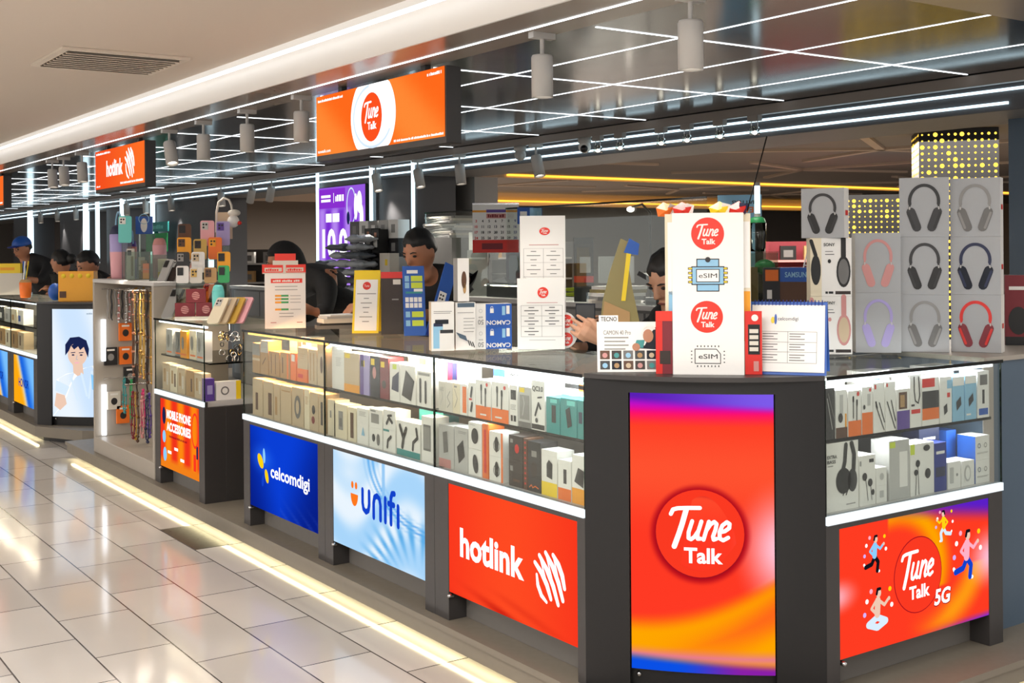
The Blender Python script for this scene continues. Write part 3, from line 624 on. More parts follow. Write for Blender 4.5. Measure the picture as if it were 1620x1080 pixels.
def draw_portrait(f, w, h):
    f.grid(30, 60, -w / 2, -h / 2, w / 2, h / 2, lambda u, v: mixc(rgb('cfe6ff'), rgb('eef7ff'), .5 + .5 * math.sin(5 * u + 3 * v)))
    x0 = -.0; P = lambda pts, m, l: f.poly([(x0 + x * w, y * h) for x, y in pts], m, l)
    P([(-.5, -.5), (.5, -.5), (.5, -.06), (.36, -.02), (.12, -.05), (0, -.085), (-.2, -.1), (-.42, -.16), (-.44, -.26), (-.22, -.30), (-.32, -.40)], 'lit_white', 2)
    P([(-.42, -.16), (-.44, -.26), (-.22, -.30), (-.14, -.22)], 'lit_pale', 3); P([(-.42, -.28), (-.24, -.30), (-.20, -.38), (-.34, -.44), (-.46, -.40)], 'lit_skin', 3)
    for a, b in (((.1, -.1), (.2, -.3)), ((.3, -.08), (.24, -.32)), ((-.1, -.14), (.02, -.34)), ((.42, -.12), (.46, -.4))): f.stroke([(a[0] * w, a[1] * h), (b[0] * w, b[1] * h)], .018, 'lit_pale', 4)
    P([(.28, -.1), (.42, -.14), (.4, -.28), (.3, -.24)], 'lit_sky', 5)
    P([(-.07, .0), (.12, .0), (.14, -.1), (.02, -.12), (-.06, -.09)], 'lit_skin', 4)
    f.disc(.02 * w, .08 * h, .19 * w, 'lit_skin', ry=.105 * h, l=6); f.disc(.02 * w, .045 * h, .13 * w, 'lit_skin', ry=.09 * h, l=6)
    P([(-.22, .07), (-.22, .17), (-.12, .235), (.06, .245), (.2, .21), (.25, .13), (.23, .05), (.19, .1), (.15, .15), (.08, .12), (.04, .155), (-.04, .125), (-.1, .16), (-.15, .11)], 'lit_navy', 8)
    for x in (-.06, .1): f.stroke([((x - .04) * w, .095 * h), ((x + .04) * w, .099 * h)], .006, 'lit_navy', 9); f.disc(x * w, .075 * h, .012, 'lit_navy', ry=.006, l=9)
    f.stroke([(.02 * w, .07 * h), (.0 * w, .035 * h), (.035 * w, .032 * h)], .004, 'lit_grey', 9); f.stroke([(-.02 * w, .002 * h), (.05 * w, .004 * h)], .008, 'lit_pink', 9)
    tiny(f, .2 * w, .45 * h, .22 * w, .012, 'lit_grey', 2)
corner_display('charcoal corner column with the large red and purple lit screen', (2.268, 2.886, Z0), draw_tune_screen)
corner_display('dark corner column with the pale lit portrait of a young man', (2.268, 9.80, Z0), draw_portrait)
# ------------------------------------------------------------------ cartons
def pr(f, w, h, items):
    for it in items:
        k, a = it[0], it[1:]
        if k == 'r': f.rect(a[0] * w - w / 2, a[1] * h, a[2] * w - w / 2, a[3] * h, a[4], a[5] if len(a) > 5 else 1)
        elif k == 'e': f.disc(a[0] * w - w / 2, a[1] * h, a[2] * w, a[4], ry=a[3] * h, l=a[6] if len(a) > 6 else 3, a=R(a[5]) if len(a) > 5 else 0, n=20)
        elif k == 's': f.stroke([(x * w - w / 2, y * h) for x, y in a[0]], a[1] * w, a[2], a[3] if len(a) > 3 else 3)
        elif k == 'p': f.poly([(x * w - w / 2, y * h) for x, y in a[0]], a[1], a[2] if len(a) > 2 else 3)
        elif k == 'c': f.ring(a[0] * w - w / 2, a[1] * h, a[2] * w, a[3] * w, a[4], 3)
        elif k == 't': f.text(a[0], a[1] * w - w / 2, a[2] * h, a[3] * h, a[4], w=a[5] * w if len(a) > 5 else None, l=4, bold=.02, flip=len(a) > 6)
def lines(x0, x1, y, n, m='grey', dy=.035, t=.012): return [('r', x0, y - i * dy, x1 - (i % 3) * .08 * (x1 - x0), y - i * dy + t, m, 2) for i in range(n)]
def cable(x=.5, m='black', y0=.35): return [('s', [(x - .12, .86), (x - .12, y0 + .05)], .06, m), ('s', [(x + .16, .78), (x + .14, y0)], .07, m), ('s', [(x - .12, .86), (x - .12, .76)], .11, m), ('s', [(x + .16, .78), (x + .16, .68)], .11, m)]
def phone(x, y, w, h, m='charcoal', a=0):
    return [('p', [(x + (px * w) * math.cos(a) - py * h * .5 * math.sin(a), y + px * w * math.sin(a) * .6 + py * h * math.cos(a)) for px, py in ((-.5, -.5), (.5, -.5), (.5, .5), (-.5, .5))], m)]
def carton(label, w, d, h, at, rz, body, prints=(), side=None, top=None, group=None, name='product_box', cat='box', ry=0):
    m = MB(); x = w / 2; s, t = side or body, top or body
    V = [(-x, 0, 0), (x, 0, 0), (x, d, 0), (-x, d, 0), (-x, 0, h), (x, 0, h), (x, d, h), (-x, d, h)]
    m.add(V, [(0, 1, 5, 4)], body); m.add(V, [(1, 2, 6, 5), (3, 0, 4, 7), (2, 3, 7, 6)], s); m.add(V, [(4, 5, 6, 7), (3, 2, 1, 0)], t)
    m.fr = flat((0, 0, 0), (1, 0, 0), (0, 0, 1)); pr(m, w, h, prints)
    return m.build(name, at=at, rz=rz, label=label, cat=cat, group=group, ry=ry)
ZU, ZL = .8665, .6605                       # shelf and floor of the long case
def case_row(where, x, z, rows, k=.985, mp=None):
    last = 1e9
    for desc, c, w, h, body, prints, *o in rows:
        o = o[0] if o else {}
        y, wd = c * k, w * k
        if mp: (a0, a1), (b0, b1) = mp; s = (b1 - b0) / (a1 - a0); y = b0 + (y - a0) * s; wd *= s
        wd *= .975
        carton(desc + ', ' + where, wd, o.get('d', .07), h, (x + o.get('dx', 0), y, z + o.get('dz', 0)), WEST, body, prints, o.get('side'), o.get('top'))
OB = ('r', 0, 0, 1, .34, 'orange')
UP3 = 'upper shelf over red panel'
case_row(UP3, 2.302, ZU, [
    ('beige box with a zigzag print beside the pane joint', 3.838, .048, .108, 'offwhite', lines(.2, .8, .8, 4) + [('s', [(.3, .2), (.7, .5), (.3, .8)], .05, 'lightgrey')]),
    ('beige box with a grey chevron, second from the pane joint', 3.788, .050, .11, 'offwhite', [('s', [(.3, .15), (.7, .3), (.3, .5), (.7, .7)], .06, 'grey')]),
    ('beige box with a small label, third from the pane joint', 3.736, .050, .11, 'cream', [('s', [(.3, .2), (.7, .5), (.3, .8)], .05, 'grey'), ('r', .2, .86, .6, .92, 'grey')]),
    ('narrow white box with an orange edge stripe', 3.686, .049, .112, 'white', [('r', .35, .08, .9, .92, 'orange')]),
    ('white box with two black car chargers', 3.630, .049, .122, 'white', [('s', [(.4, .6), (.55, .85)], .25, 'charcoal'), ('s', [(.4, .18), (.55, .4)], .25, 'charcoal'), ('r', .1, .48, .5, .54, 'red')]),
    ('white cable box with an orange foot, nearer the chargers', 3.555, .101, .136, 'white', cable(.5) + [OB, ('e', .75, .9, .07, .05, 'red'), ('r', .3, .1, .7, .14, 'white', 2)]),
    ('white cable box with orange foot, by the black squares box', 3.448, .106, .138, 'white', cable(.45) + [OB, ('e', .78, .88, .07, .05, 'red'), ('r', .2, .1, .6, .14, 'white', 2)]),
    ('slim white box with black squares', 3.367, .047, .136, 'white', [('r', .15, .64, .85, .88, 'black'), ('r', .15, .1, .42, .25, 'black'), ('r', .52, .1, .85, .25, 'black')] + lines(.15, .85, .5, 4)),
    ('clear fronted grey box with a yellow sticker', 3.301, .073, .136, 'lightgrey', [('r', .1, .2, .9, .8, 'grey'), ('r', .1, .86, .5, .97, 'yellow'), ('r', 0, 0, 1, .14, 'midgrey'), ('s', [(.35, .3), (.5, .6), (.4, .75)], .06, 'lightgrey')]),
    ('tall white charger box with large letters QC3.0', 3.223, .077, .163, 'white', [('t', 'QC3.0', .5, .83, .12, 'black', .8), ('s', [(.3, .3), (.55, .55), (.7, .45)], .12, 'charcoal'), ('s', [(.5, .66), (.8, .68)], .07, 'black'), ('r', .02, .02, .98, .12, 'black'), ('e', .4, .2, .1, .05, 'charcoal')]),
    ('teal box with a slim black speaker', 3.140, .075, .117, 'teal', [('r', .4, .3, .72, .78, 'black'), ('r', .3, .84, .8, .95, 'aqua')]),
    ('teal box with a tilted black power bank', 3.056, .087, .120, 'teal', phone(.52, .5, .3, .55, 'black', .5) + [('r', .4, .82, .9, .95, 'aqua')]),
    ('narrow teal box against the corner column', 2.994, .031, .120, 'teal', [('r', .2, .4, .8, .7, 'navy')]),
])
case_row('behind the front row, ' + UP3, 2.40, ZU, [
    ('tall box half pink half blue', 4.023 - .1, .068, .175, 'hotpink', [('r', .5, 0, 1, 1, 'deepblue')]),
    ('plain white tall box', 3.955 - .1, .067, .17, 'white', []),
    ('white box with a bright blue top', 3.60, .075, .165, 'white', [('r', 0, .85, 1, 1, 'blue')], {'top': 'blue'}),
    ('white box with black scribble letters', 3.50, .095, .165, 'white', [('s', [(.2, .92), (.35, .95), (.3, .9), (.55, .95), (.6, .91), (.8, .95)], .04, 'black')]),
    ('wide plain white box', 3.34, .2, .172, 'white', []),
    ('low box with orange square', 3.13, .19, .162, 'white', [('r', .1, .84, .9, .93, 'charcoal'), ('r', .5, .8, .8, .95, 'orange')]),
])
LO3 = 'lower shelf over red panel'
case_row(LO3, 2.302, ZL, [
    ('grey box with a tilted phone case and red foot', 3.808, .108, .156, 'lightgrey', phone(.45, .6, .3, .5, 'midgrey', .25) + [('r', 0, 0, .8, .2, 'rose')]),
    ('grey box with a black diamond shaped power bank', 3.705, .093, .16, 'lightgrey', phone(.5, .45, .55, .45, 'charcoal', .6) + lines(.3, .9, .9, 2)),
    ('white box with a black hexagon plug, upper of its pair', 3.611, .090, .093, 'white', [('e', .5, .5, .26, .3, 'charcoal')] + lines(.1, .5, .9, 1), {'dz': .094}),
    ('white box with a black oval plug, lower of its pair', 3.612, .090, .093, 'white', [('e', .55, .45, .2, .36, 'charcoal', 10)]),
    ('slim bright orange box standing upright', 3.545, .038, .19, 'orange', [('r', .3, .1, .7, .9, 'red')]),
    ('white box with a black capsule device, upper of its pair', 3.476, .088, .085, 'white', [('e', .55, .5, .14, .32, 'black'), ('c', .55, .45, .22, .03, 'black'), ('r', .86, 0, 1, 1, 'orange')], {'dz': .0855}),
    ('white box with a black capsule device, lower of its pair', 3.476, .088, .085, 'white', [('e', .55, .5, .14, .32, 'black'), ('c', .55, .45, .22, .03, 'black'), ('r', .86, 0, 1, 1, 'orange')]),
    ('dark brown box with an orange emblem, upper of its pair', 3.355, .084, .086, 'darkbrown', [('e', .6, .5, .16, .18, 'red'), ('r', .1, .7, .3, .85, 'grey')], {'dz': .0865}),
    ('dark brown box, lower of its pair', 3.356, .084, .086, 'darkbrown', [('r', .1, .6, .3, .8, 'grey'), ('r', .3, .2, .8, .3, 'brown')]),
    ('thin brown box with red dots down its edge', 3.299, .021, .17, 'brown', [('r', .3, .1 * i, .7, .1 * i + .04, 'red') for i in range(1, 10)]),
    ('black headset box with a red script', 3.248, .075, .165, 'charcoal', [('s', [(.15, .08), (.3, .13), (.4, .08), (.6, .12), (.85, .09)], .05, 'orange'), ('r', .3, .7, .7, .82, 'grey'), ('e', .5, .45, .25, .16, 'darkbrown')]),
    ('white box with a yellow foot and a black cube charger', 3.163, .088, .148, 'white', [('p', [(.35, .42), (.7, .38), (.72, .72), (.5, .8), (.35, .7)], 'charcoal'), ('r', 0, 0, 1, .3, 'yellow')]),
    ('white box with an orange foot and a slim black charger', 3.080, .071, .127, 'white', [('r', .42, .42, .66, .78, 'charcoal'), ('r', 0, 0, 1, .3, 'orange')]),
    ('white box with a yellow foot against the corner column', 3.007, .068, .153, 'white', [('p', [(.2, .45), (.9, .35), (.95, .7), (.5, .75)], 'charcoal'), ('r', 0, 0, 1, .32, 'amber')]),
])
UP2 = 'upper shelf over swirl panel'
case_row(UP2, 2.302, ZU, [
    ('beige box with a yellow price sticker', 4.575, .145, .165, 'beige', [('r', .05, .86, .4, .97, 'yellow'), ('r', 0, 0, 1, .2, 'amber')]),
    ('violet blue tall box with a yellow price sticker', 4.457, .083, .165, 'lilac', [('r', .1, .7, .5, .86, 'yellow'), ('r', 0, 0, .4, 1, 'purple')]),
    ('dark tall box with a pale face and yellow sticker', 4.369, .079, .165, 'cloth_navy', [('e', .5, .6, .2, .15, 'rose'), ('r', .1, .78, .5, .94, 'yellow')]),
    ('maroon tall box with a yellow sticker', 4.287, .072, .165, 'maroon', [('r', .1, .76, .55, .9, 'yellow'), ('e', .5, .35, .25, .1, 'darkbrown')]),
    ('white box with a dark tablet beside the maroon box', 4.200, .082, .15, 'white', [('p', [(.2, .3), (.9, .25), (.95, .8), (.3, .62)], 'navy'), ('r', .3, .84, .7, .97, 'lime')]),
    ('white box with a tilted black tablet', 4.095, .124, .148, 'white', [('p', [(.12, .2), (.72, .08), (.95, .62), (.4, .88)], 'black'), ('p', [(.2, .25), (.68, .15), (.86, .58), (.42, .78)], 'charcoal', 4)]),
    ('white box with two black pen shaped devices', 3.969, .110, .135, 'white', [('s', [(.25, .15), (.25, .75)], .14, 'black'), ('s', [(.62, .15), (.62, .7)], .14, 'black'), ('r', .1, .88, .9, .95, 'grey')]),
])
case_row('at the pane joint, ' + UP2, 2.31, ZU, [('tall plain white standing panel', 4.715, .13, .19, 'white', lines(.3, .7, .7, 6, 'lightgrey'), {'d': .03})])
case_row('behind the front row, ' + UP2, 2.40, ZU, [('white box topped by a grey band', 4.05, .15, .172, 'white', [('r', .1, .86, .9, .93, 'grey')]), ('plain cream box', 4.22, .09, .172, 'cream', [])])
LO2 = 'lower shelf over swirl panel'
case_row(LO2, 2.302, ZL, [
    ('plain cream box by the pane joint', 4.791 - .02, .076, .155, 'cream', [('r', .3, .5, .5, .7, 'grey')]),
    ('cream box with a grey speaker', 4.684, .127, .145, 'cream', [('r', .35, .25, .7, .8, 'grey'), ('r', .42, .35, .62, .6, 'midgrey', 2)]),
    ('cream box with a tall brown device', 4.575, .078, .142, 'cream', [('r', .3, .1, .7, .85, 'brown')]),
    ('white box with a small blue triangle', 4.478, .105, .148, 'white', [('p', [(.4, .25), (.7, .25), (.55, .5)], 'skyblue')] + lines(.2, .8, .9, 4)),
    ('white box with a grey screen, upper of its pair', 4.362, .115, .077, 'white', [('r', .15, .25, .75, .75, 'grey'), ('r', .1, .84, .5, .93, 'grey')], {'dz': .0805}),
    ('white box with dark earbuds, lower of its pair', 4.363, .115, .08, 'white', [('e', .35, .5, .12, .2, 'charcoal'), ('e', .7, .45, .12, .3, 'midgrey')]),
    ('white car mount box, upper of its pair', 4.247, .102, .078, 'white', [('s', [(.3, .3), (.5, .6), (.75, .4)], .14, 'charcoal'), ('s', [(.4, .7), (.7, .75)], .1, 'charcoal')], {'dz': .0875}),
    ('white car mount box, lower of its pair', 4.248, .102, .087, 'white', [('s', [(.35, .2), (.4, .5), (.65, .7)], .14, 'charcoal'), ('r', 0, .9, .5, 1, 'teal')]),
    ('wide white box with two black phone holders and teal foot', 4.094, .188, .135, 'white', [('r', 0, 0, 1, .18, 'teal'), ('s', [(.25, .25), (.3, .5), (.15, .85)], .1, 'black'), ('s', [(.3, .5), (.42, .8)], .1, 'black'), ('s', [(.7, .25), (.72, .45), (.9, .6), (.85, .85)], .08, 'black')]),
    ('tall white box with a grey window', 3.947, .088, .172, 'white', [('r', .15, .25, .8, .82, 'midgrey'), ('r', .2, .3, .75, .77, 'grey', 2)]),
])
case_row('behind the phone holder box, ' + LO2, 2.38, ZL, [('tall teal box', 4.05, .19, .19, 'teal', [])])
M1 = ((4.80, 5.70), (4.782, 5.595))
UP1 = 'upper shelf over blue panel'
case_row(UP1, 2.302, ZU, [
    ('amber carton with grey lid, first from the open end', 5.707, .106, .145, 'tan', [('r', 0, .6, 1, 1, 'grey'), ('r', 0, .42, 1, .5, 'beige')]),
    ('amber carton with grey lid, second from the open end', 5.595, .107, .163, 'tan', [('r', 0, .65, 1, 1, 'lightgrey'), ('s', [(.3, .3), (.7, .5)], .06, 'brown')]),
    ('low tan carton with upright ridges', 5.463, .140, .118, 'tan', [('r', .2, .1, .25, .9, 'brown'), ('r', .6, .1, .65, .9, 'brown')]),
    ('low tan carton with one orange stripe', 5.324, .124, .122, 'tan', [('r', .7, 0, .85, 1, 'orange'), ('r', .2, .2, .3, .8, 'brown')]),
    ('narrow orange carton with a white top patch', 5.222, .068, .125, 'orange', [('r', .2, .7, .8, .95, 'white')]),
    ('flat orange carton under a beige one', 5.115, .124, .06, 'orange', [('r', .1, .3, .6, .6, 'red')]),
    ('beige carton on top of a flat orange one', 5.107, .128, .096, 'beige', lines(.2, .7, .7, 3, 'tan', .1), {'dz': .0605}),
    ('beige carton with two pale uprights', 4.989, .098, .155, 'beige', [('r', .2, .1, .3, .9, 'tan'), ('r', .6, .1, .7, .9, 'tan')]),
    ('beige carton with a dark oval', 4.893, .082, .187, 'beige', [('e', .6, .5, .18, .2, 'brown')]),
], mp=M1)
case_row('behind the tan cartons, ' + UP1, 2.40, ZU, [('white paper parcel with red print', 5.30, .12, .19, 'white', [('r', .1, .8, .5, .95, 'red')]), ('brushed grey box', 5.46, .1, .18, 'grey', [])], mp=M1)
LO1 = 'lower shelf over blue panel'
case_row(LO1, 2.302, ZL, [
    ('beige box with one brown bar, first from the open end', 5.691, .142, .178, 'beige', [('r', .3, .15, .55, .62, 'brown')]),
    ('beige box with wide brown bar, second from open end', 5.546, .136, .175, 'beige', [('r', .5, .1, .85, .7, 'brown')]),
    ('narrow beige box with a thin brown bar', 5.431, .083, .172, 'beige', [('r', .2, .15, .55, .65, 'tan')]),
    ('plain beige box in the middle', 5.316, .136, .172, 'beige', [('r', .1, .85, .9, .88, 'tan')]),
    ('beige box with a dark round headset', 5.169, .143, .176, 'beige', [('e', .5, .5, .28, .3, 'midgrey'), ('e', .5, .5, .14, .18, 'beige', 0, 4)]),
    ('narrow pale box beside the headset box', 5.060, .061, .178, 'cream', lines(.2, .8, .8, 6, 'tan')),
    ('beige box with a black and red emblem', 4.975, .098, .17, 'beige', [('e', .45, .55, .2, .12, 'charcoal'), ('e', .4, .28, .2, .1, 'maroon')]),
    ('beige box with a dark upright bottle', 4.886, .070, .17, 'beige', [('r', .3, .2, .65, .8, 'charcoal')]),
], mp=M1)
# the case of the short side, its front turned to -Y
def front_row(where, y, z, rows, mp=((2.848, 3.745), (2.815, 3.648))):
    for desc, c, w, h, body, prints, *o in rows:
        o = o[0] if o else {}; (a0, a1), (b0, b1) = mp; s = (b1 - b0) / (a1 - a0)
        carton(desc + ', ' + where, w * s * .975, o.get('d', .07), h, (b0 + (c - a0) * s, y + o.get('dx', 0), z + o.get('dz', 0)), 0, body, prints, o.get('side'), o.get('top'))
UR = 'upper shelf under headphone boxes'
front_row(UR, 2.415, .8805, [
    ('black box with silver cables against the corner column', 2.873, .049, .155, 'charcoal', [('s', [(.2, .8), (.7, .2)], .06, 'lightgrey'), ('s', [(.3, .9), (.9, .4)], .04, 'grey')]),
    ('white cable box with a brown foot', 2.929, .057, .146, 'white', [('r', .35, .5, .65, .9, 'lightgrey'), ('e', .4, .42, .2, .1, 'charcoal'), ('r', 0, 0, 1, .22, 'brown'), ('r', .8, .2, .95, .5, 'amber')]),
    ('white box with two black cables and an orange foot', 2.995, .066, .14, 'white', cable(.5) + [OB, ('e', .75, .92, .1, .05, 'red')]),
    ('white box with one small plug and a tall orange foot', 3.059, .056, .147, 'white', [('r', .5, .6, .8, .85, 'lightgrey'), ('r', 0, 0, 1, .46, 'orange'), ('e', .2, .58, .1, .05, 'charcoal'), ('e', .75, .93, .1, .04, 'red')]),
    ('white box with two slanting black cables and red tag', 3.120, .060, .155, 'white', [('s', [(.2, .55), (.9, .05)], .07, 'black'), ('s', [(.5, .6), (.95, .2)], .07, 'black'), ('s', [(.2, .62), (.3, .5)], .12, 'black'), ('r', .1, .88, .25, .97, 'red')]),
    ('white box with two slanting black cables, beside the picture box', 3.180, .055, .155, 'white', [('s', [(.15, .6), (.9, .05)], .08, 'black'), ('s', [(.55, .62), (.95, .2)], .08, 'black'), ('r', .1, .9, .25, .97, 'red')]),
    ('white picture box with a violet lower half', 3.248, .070, .128, 'white', [('r', 0, 0, 1, .46, 'purple'), ('r', .15, .5, .8, .92, 'brown'), ('r', .25, .55, .6, .85, 'tan', 2)]),
    ('tall white box with a looped black cable', 3.316, .063, .17, 'white', [('s', [(.35, .95), (.35, .7), (.45, .5), (.7, .45), (.85, .6), (.75, .95)], .08, 'black'), ('r', .1, .26, .9, .34, 'red'), ('r', .1, .4, .4, .44, 'charcoal')]),
    ('white box with a black middle, red head and orange foot', 3.399, .096, .155, 'white', [('r', 0, .8, .75, .98, 'red'), ('r', 0, .36, 1, .72, 'charcoal'), ('r', 0, .12, 1, .36, 'orange')]),
    ('white box with a small tilted phone', 3.486, .069, .152, 'white', phone(.45, .3, .3, .2, 'charcoal', .4) + [('r', .6, .55, .85, .65, 'red'), ('r', .6, .74, 1, .92, 'skyblue')]),
    ('pale blue box with black drive, nearer the phone box', 3.559, .069, .147, 'skyblue', phone(.5, .4, .45, .22, 'charcoal', .5) + [('r', 0, .8, 1, 1, 'white')]),
    ('pale blue box with black drive, farther from phone box', 3.632, .068, .147, 'skyblue', phone(.5, .45, .45, .2, 'charcoal', .5) + [('r', 0, .82, 1, 1, 'white'), ('r', .1, .1, .5, .14, 'white')]),
    ('white box with black stick, at the case end', 3.708, .071, .158, 'white', [('r', .4, .3, .6, .6, 'charcoal'), ('r', .2, .7, .85, .92, 'midgrey'), ('r', .1, .06, .9, .2, 'blue')]),
])
front_row('behind the front row, ' + UR, 2.51, .8805, [
    ('white box with a grey lid', 3.02, .1, .17, 'white', []), ('white box with a small blue label', 3.24, .14, .178, 'white', [('r', .3, .8, .6, .93, 'blue')]), ('white box with a red label', 3.42, .1, .172, 'white', [('r', .2, .85, .6, .95, 'red')]), ('pale box', 3.6, .16, .175, 'lightgrey', [])])
LR = 'lower shelf under headphone boxes'
HP = [('s', [(.60, .95), (.56, .7), (.5, .58)], .11, 'black'), ('s', [(.78, .96), (.86, .8), (.84, .58)], .12, 'black'), ('e', .52, .43, .24, .19, 'black'), ('e', .8, .42, .15, .17, 'charcoal'), ('s', [(.55, .3), (.5, .22)], .03, 'black'), ('s', [(.66, .3), (.6, .22)], .03, 'black')]
front_row(LR, 2.415, ZL, [
    ('large white headset box lettered EXTRA BASS', 2.933, .160, .208, 'white', HP + [('t', 'EXTRA', .16, .8, .05, 'black', .3), ('t', 'BASS', .14, .73, .05, 'black', .26), ('r', .03, .66, .2, .675, 'grey'), ('r', .6, .07, .9, .085, 'grey')]),
    ('white earphone box with a hanging tab', 3.058, .081, .155, 'white', [('e', .3, .58, .15, .08, 'charcoal'), ('e', .65, .45, .15, .08, 'charcoal'), ('s', [(.35, .55), (.45, .3), (.5, .1)], .03, 'charcoal'), ('s', [(.68, .4), (.75, .1)], .03, 'charcoal'), ('e', .82, .25, .1, .06, 'charcoal'), ('r', .6, .85, .9, .92, 'charcoal'), ('r', 0, .8, .1, .9, 'grey')]),
    ('small white box, upper of its pair', 3.130, .055, .055, 'white', [('e', .5, .5, .2, .2, 'lightgrey')], {'dz': .0545}),
    ('small white box, lower of its pair', 3.130, .055, .054, 'white', [('r', .3, .3, .7, .7, 'lightgrey')]),
    ('wide pale grey box with a lime corner', 3.225, .110, .187, 'lightgrey', [('r', .02, .88, .3, .98, 'lime'), ('r', .5, .2, .9, .8, 'white')]),
    ('white box with black earphones and a green tab', 3.350, .134, .166, 'white', [('e', .3, .62, .09, .07, 'black'), ('e', .22, .45, .08, .06, 'black'), ('s', [(.24, .42), (.2, .02)], .02, 'black'), ('s', [(.3, .58), (.34, .02)], .02, 'black'), ('r', 0, .8, .18, 1, 'lime'), ('e', .72, .4, .12, .1, 'charcoal'), ('e', .68, .9, .14, .06, 'charcoal')]),
    ('narrow navy box', 3.452, .07, .158, 'deepblue', [('r', .15, .77, .85, .83, 'white'), ('r', .1, .3, .9, .5, 'navy')]),
    ('small white adapter box', 3.531, .076, .088, 'white', [('e', .7, .5, .08, .06, 'grey'), ('r', .15, .2, .45, .8, 'lightgrey')]),
    ('small white box with a round watch face', 3.612, .078, .084, 'white', [('e', .45, .5, .25, .33, 'lightgrey'), ('e', .45, .5, .17, .24, 'white', 0, 4), ('r', .35, .2, .55, .8, 'grey', 2)]),
    ('white plug box with grey squares, upper of its pair', 3.700, .087, .081, 'white', [('c', .25, .6, .09, .03, 'bluegrey'), ('c', .7, .6, .09, .03, 'grey')] + lines(.1, .9, .3, 2), {'dz': .0785, 'side': 'blue'}),
    ('white plug box with grey squares, lower of its pair', 3.700, .087, .078, 'white', [('c', .25, .6, .09, .03, 'bluegrey'), ('c', .7, .6, .09, .03, 'grey')] + lines(.1, .9, .3, 2), {'side': 'blue'}),
])
front_row('behind the watch box, ' + LR, 2.51, ZL, [('tall navy box', 3.53, .12, .19, 'navy', [('r', .2, .78, .8, .83, 'white')]), ('blue box', 3.66, .06, .17, 'blue', [])])
# the accessories case: cards below, cases above
for i, (c, b) in enumerate(zip((6.86, 6.73, 6.60, 6.46, 6.33), ('beige', 'cream', 'beige', 'tan', 'beige'))):
    carton('%s card pack, %s from the strap rack, lower shelf over accessories panel' % (b if b != 'beige' else 'beige printed', ('first', 'second', 'third', 'fourth', 'last')[i]), .12, .05, .155 - .004 * i, (2.302, c - .0, ZL), WEST, b, [('r', .2, .3, .45, .8, 'tan'), ('r', .6, .2, .8, .7, 'brown' if i % 2 else 'offwhite')] + lines(.1, .9, .93, 1, 'tan'))
for i, (c, b, h) in enumerate(((6.80, 'lightgrey', .15), (6.68, 'silver', .14), (6.56, 'amber', .15), (6.44, 'cream', .16), (6.30, 'lightgrey', .16))):
    carton('%s phone case pack, %s from the strap rack, upper shelf over accessories panel' % ({'lightgrey': 'pale grey', 'silver': 'silvery', 'amber': 'amber', 'cream': 'cream'}[b], ('first', 'second', 'third', 'fourth', 'last')[i]), .105, .05, h, (2.302 + .01 * (i % 2), c, ZU), WEST, b, [('e', .4, .55, .2, .25, 'grey'), ('r', .1, .1, .9, .16, 'orange')])
# ------------------------------------------------------------------ headphone boxes
TOPZ = 1.0775
MB_ = MB()
t = thing('side_cabinet', 'grey side cabinet beside the dancers counter, under the end headphone boxes', 'cabinet', (3.675, 2.46, .12))
MB().box(0, .75, .0, .55, 0, .94, 'bluegrey').box(-.0, .06, -.004, 0, .0, .94, 'shell').build('cabinet_body', t)
MB().box(-.002, .76, -.01, .56, .94, .9565, 'shell').build('cabinet_top', t)
def headphones(band, cup):
    a = [(.5 + .29 * math.cos(R(q)), .60 + .27 * math.sin(R(q))) for q in range(-10, 191, 10)]
    it = [('s', a, .065, band), ('s', [(.785, .555), (.80, .42)], .04, band), ('s', [(.215, .555), (.20, .42)], .04, band), ('s', [(.789, .50), (.793, .47)], .03, 'lightgrey', 5), ('s', [(.211, .50), (.207, .47)], .03, 'lightgrey', 5)]
    for s in (-1, 1):
        X = lambda x: .5 + s * x
        it += [('s', [(X(.265), .42), (X(.15), .16)], .185, cup, 4), ('s', [(X(.315), .40), (X(.20), .15)], .05, band, 5)]
    return it
def headset_box(label, band, cup, at, rz, w=.168, h=.208, d=.085, tag_at=None):
    o = carton(label, w, d, h, at, rz, 'boxwhite_shaded', headphones(band, cup), side='white', group=None, name='headphone_box')  # white box; the shade on its front is put into the grey colour
    if tag_at:
        m = MB(); m.fr = flat((w / 2 + .0006, d / 2, h * tag_at), (0, 1, 0), (0, 0, 1)); m.rect(-.016, -.009, .016, .009, 'red'); m.build('price_sticker', o)
    return o
def sony_box(label, body, cup, at, rz):
    arc = [('r', 0, 0, .27, 1, 'cream'), ('s', [(.02, .95), (.13, .7)], .09, cup), ('e', .13, .45, .12, .26, cup), ('r', .29, .87, .29, .9, 'black'), ('t', 'SONY', .46, .885, .055, 'black', .27), ('r', .36, .76, .55, .775, 'grey'), ('r', .36, .71, .58, .725, 'midgrey'), ('e', .46, .6, .04, .035, cup)]
    arc += [('s', [(.80, .99), (.80, .68)], .12, cup), ('e', .80, .42, .17, .27, cup), ('e', .80, .42, .13, .22, 'midgrey' if cup == 'black' else 'beige', 0, 4), ('r', .36, .04, .42, .08, 'black'), ('r', .44, .04, .55, .08, 'black'), ('r', .6, .03, .97, .085, 'darkbrown')]
    return carton(label, .145, .09, .208, at, rz, body, arc, side='cream', name='headphone_box')
a = R(-40); x, y = 3.375, 2.862
sony_box('white headset box with beige earcups, lowest under the black headset box', 'white', 'rose', (x, y, TOPZ), a)
sony_box('white headset box with black earcups and brown side picture, middle of its stack', 'white', 'black', (x, y, TOPZ + .2085), a)
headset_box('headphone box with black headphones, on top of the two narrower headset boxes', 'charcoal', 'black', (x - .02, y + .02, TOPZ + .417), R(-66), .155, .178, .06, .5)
a = R(-43); x, y = 3.558, 2.802
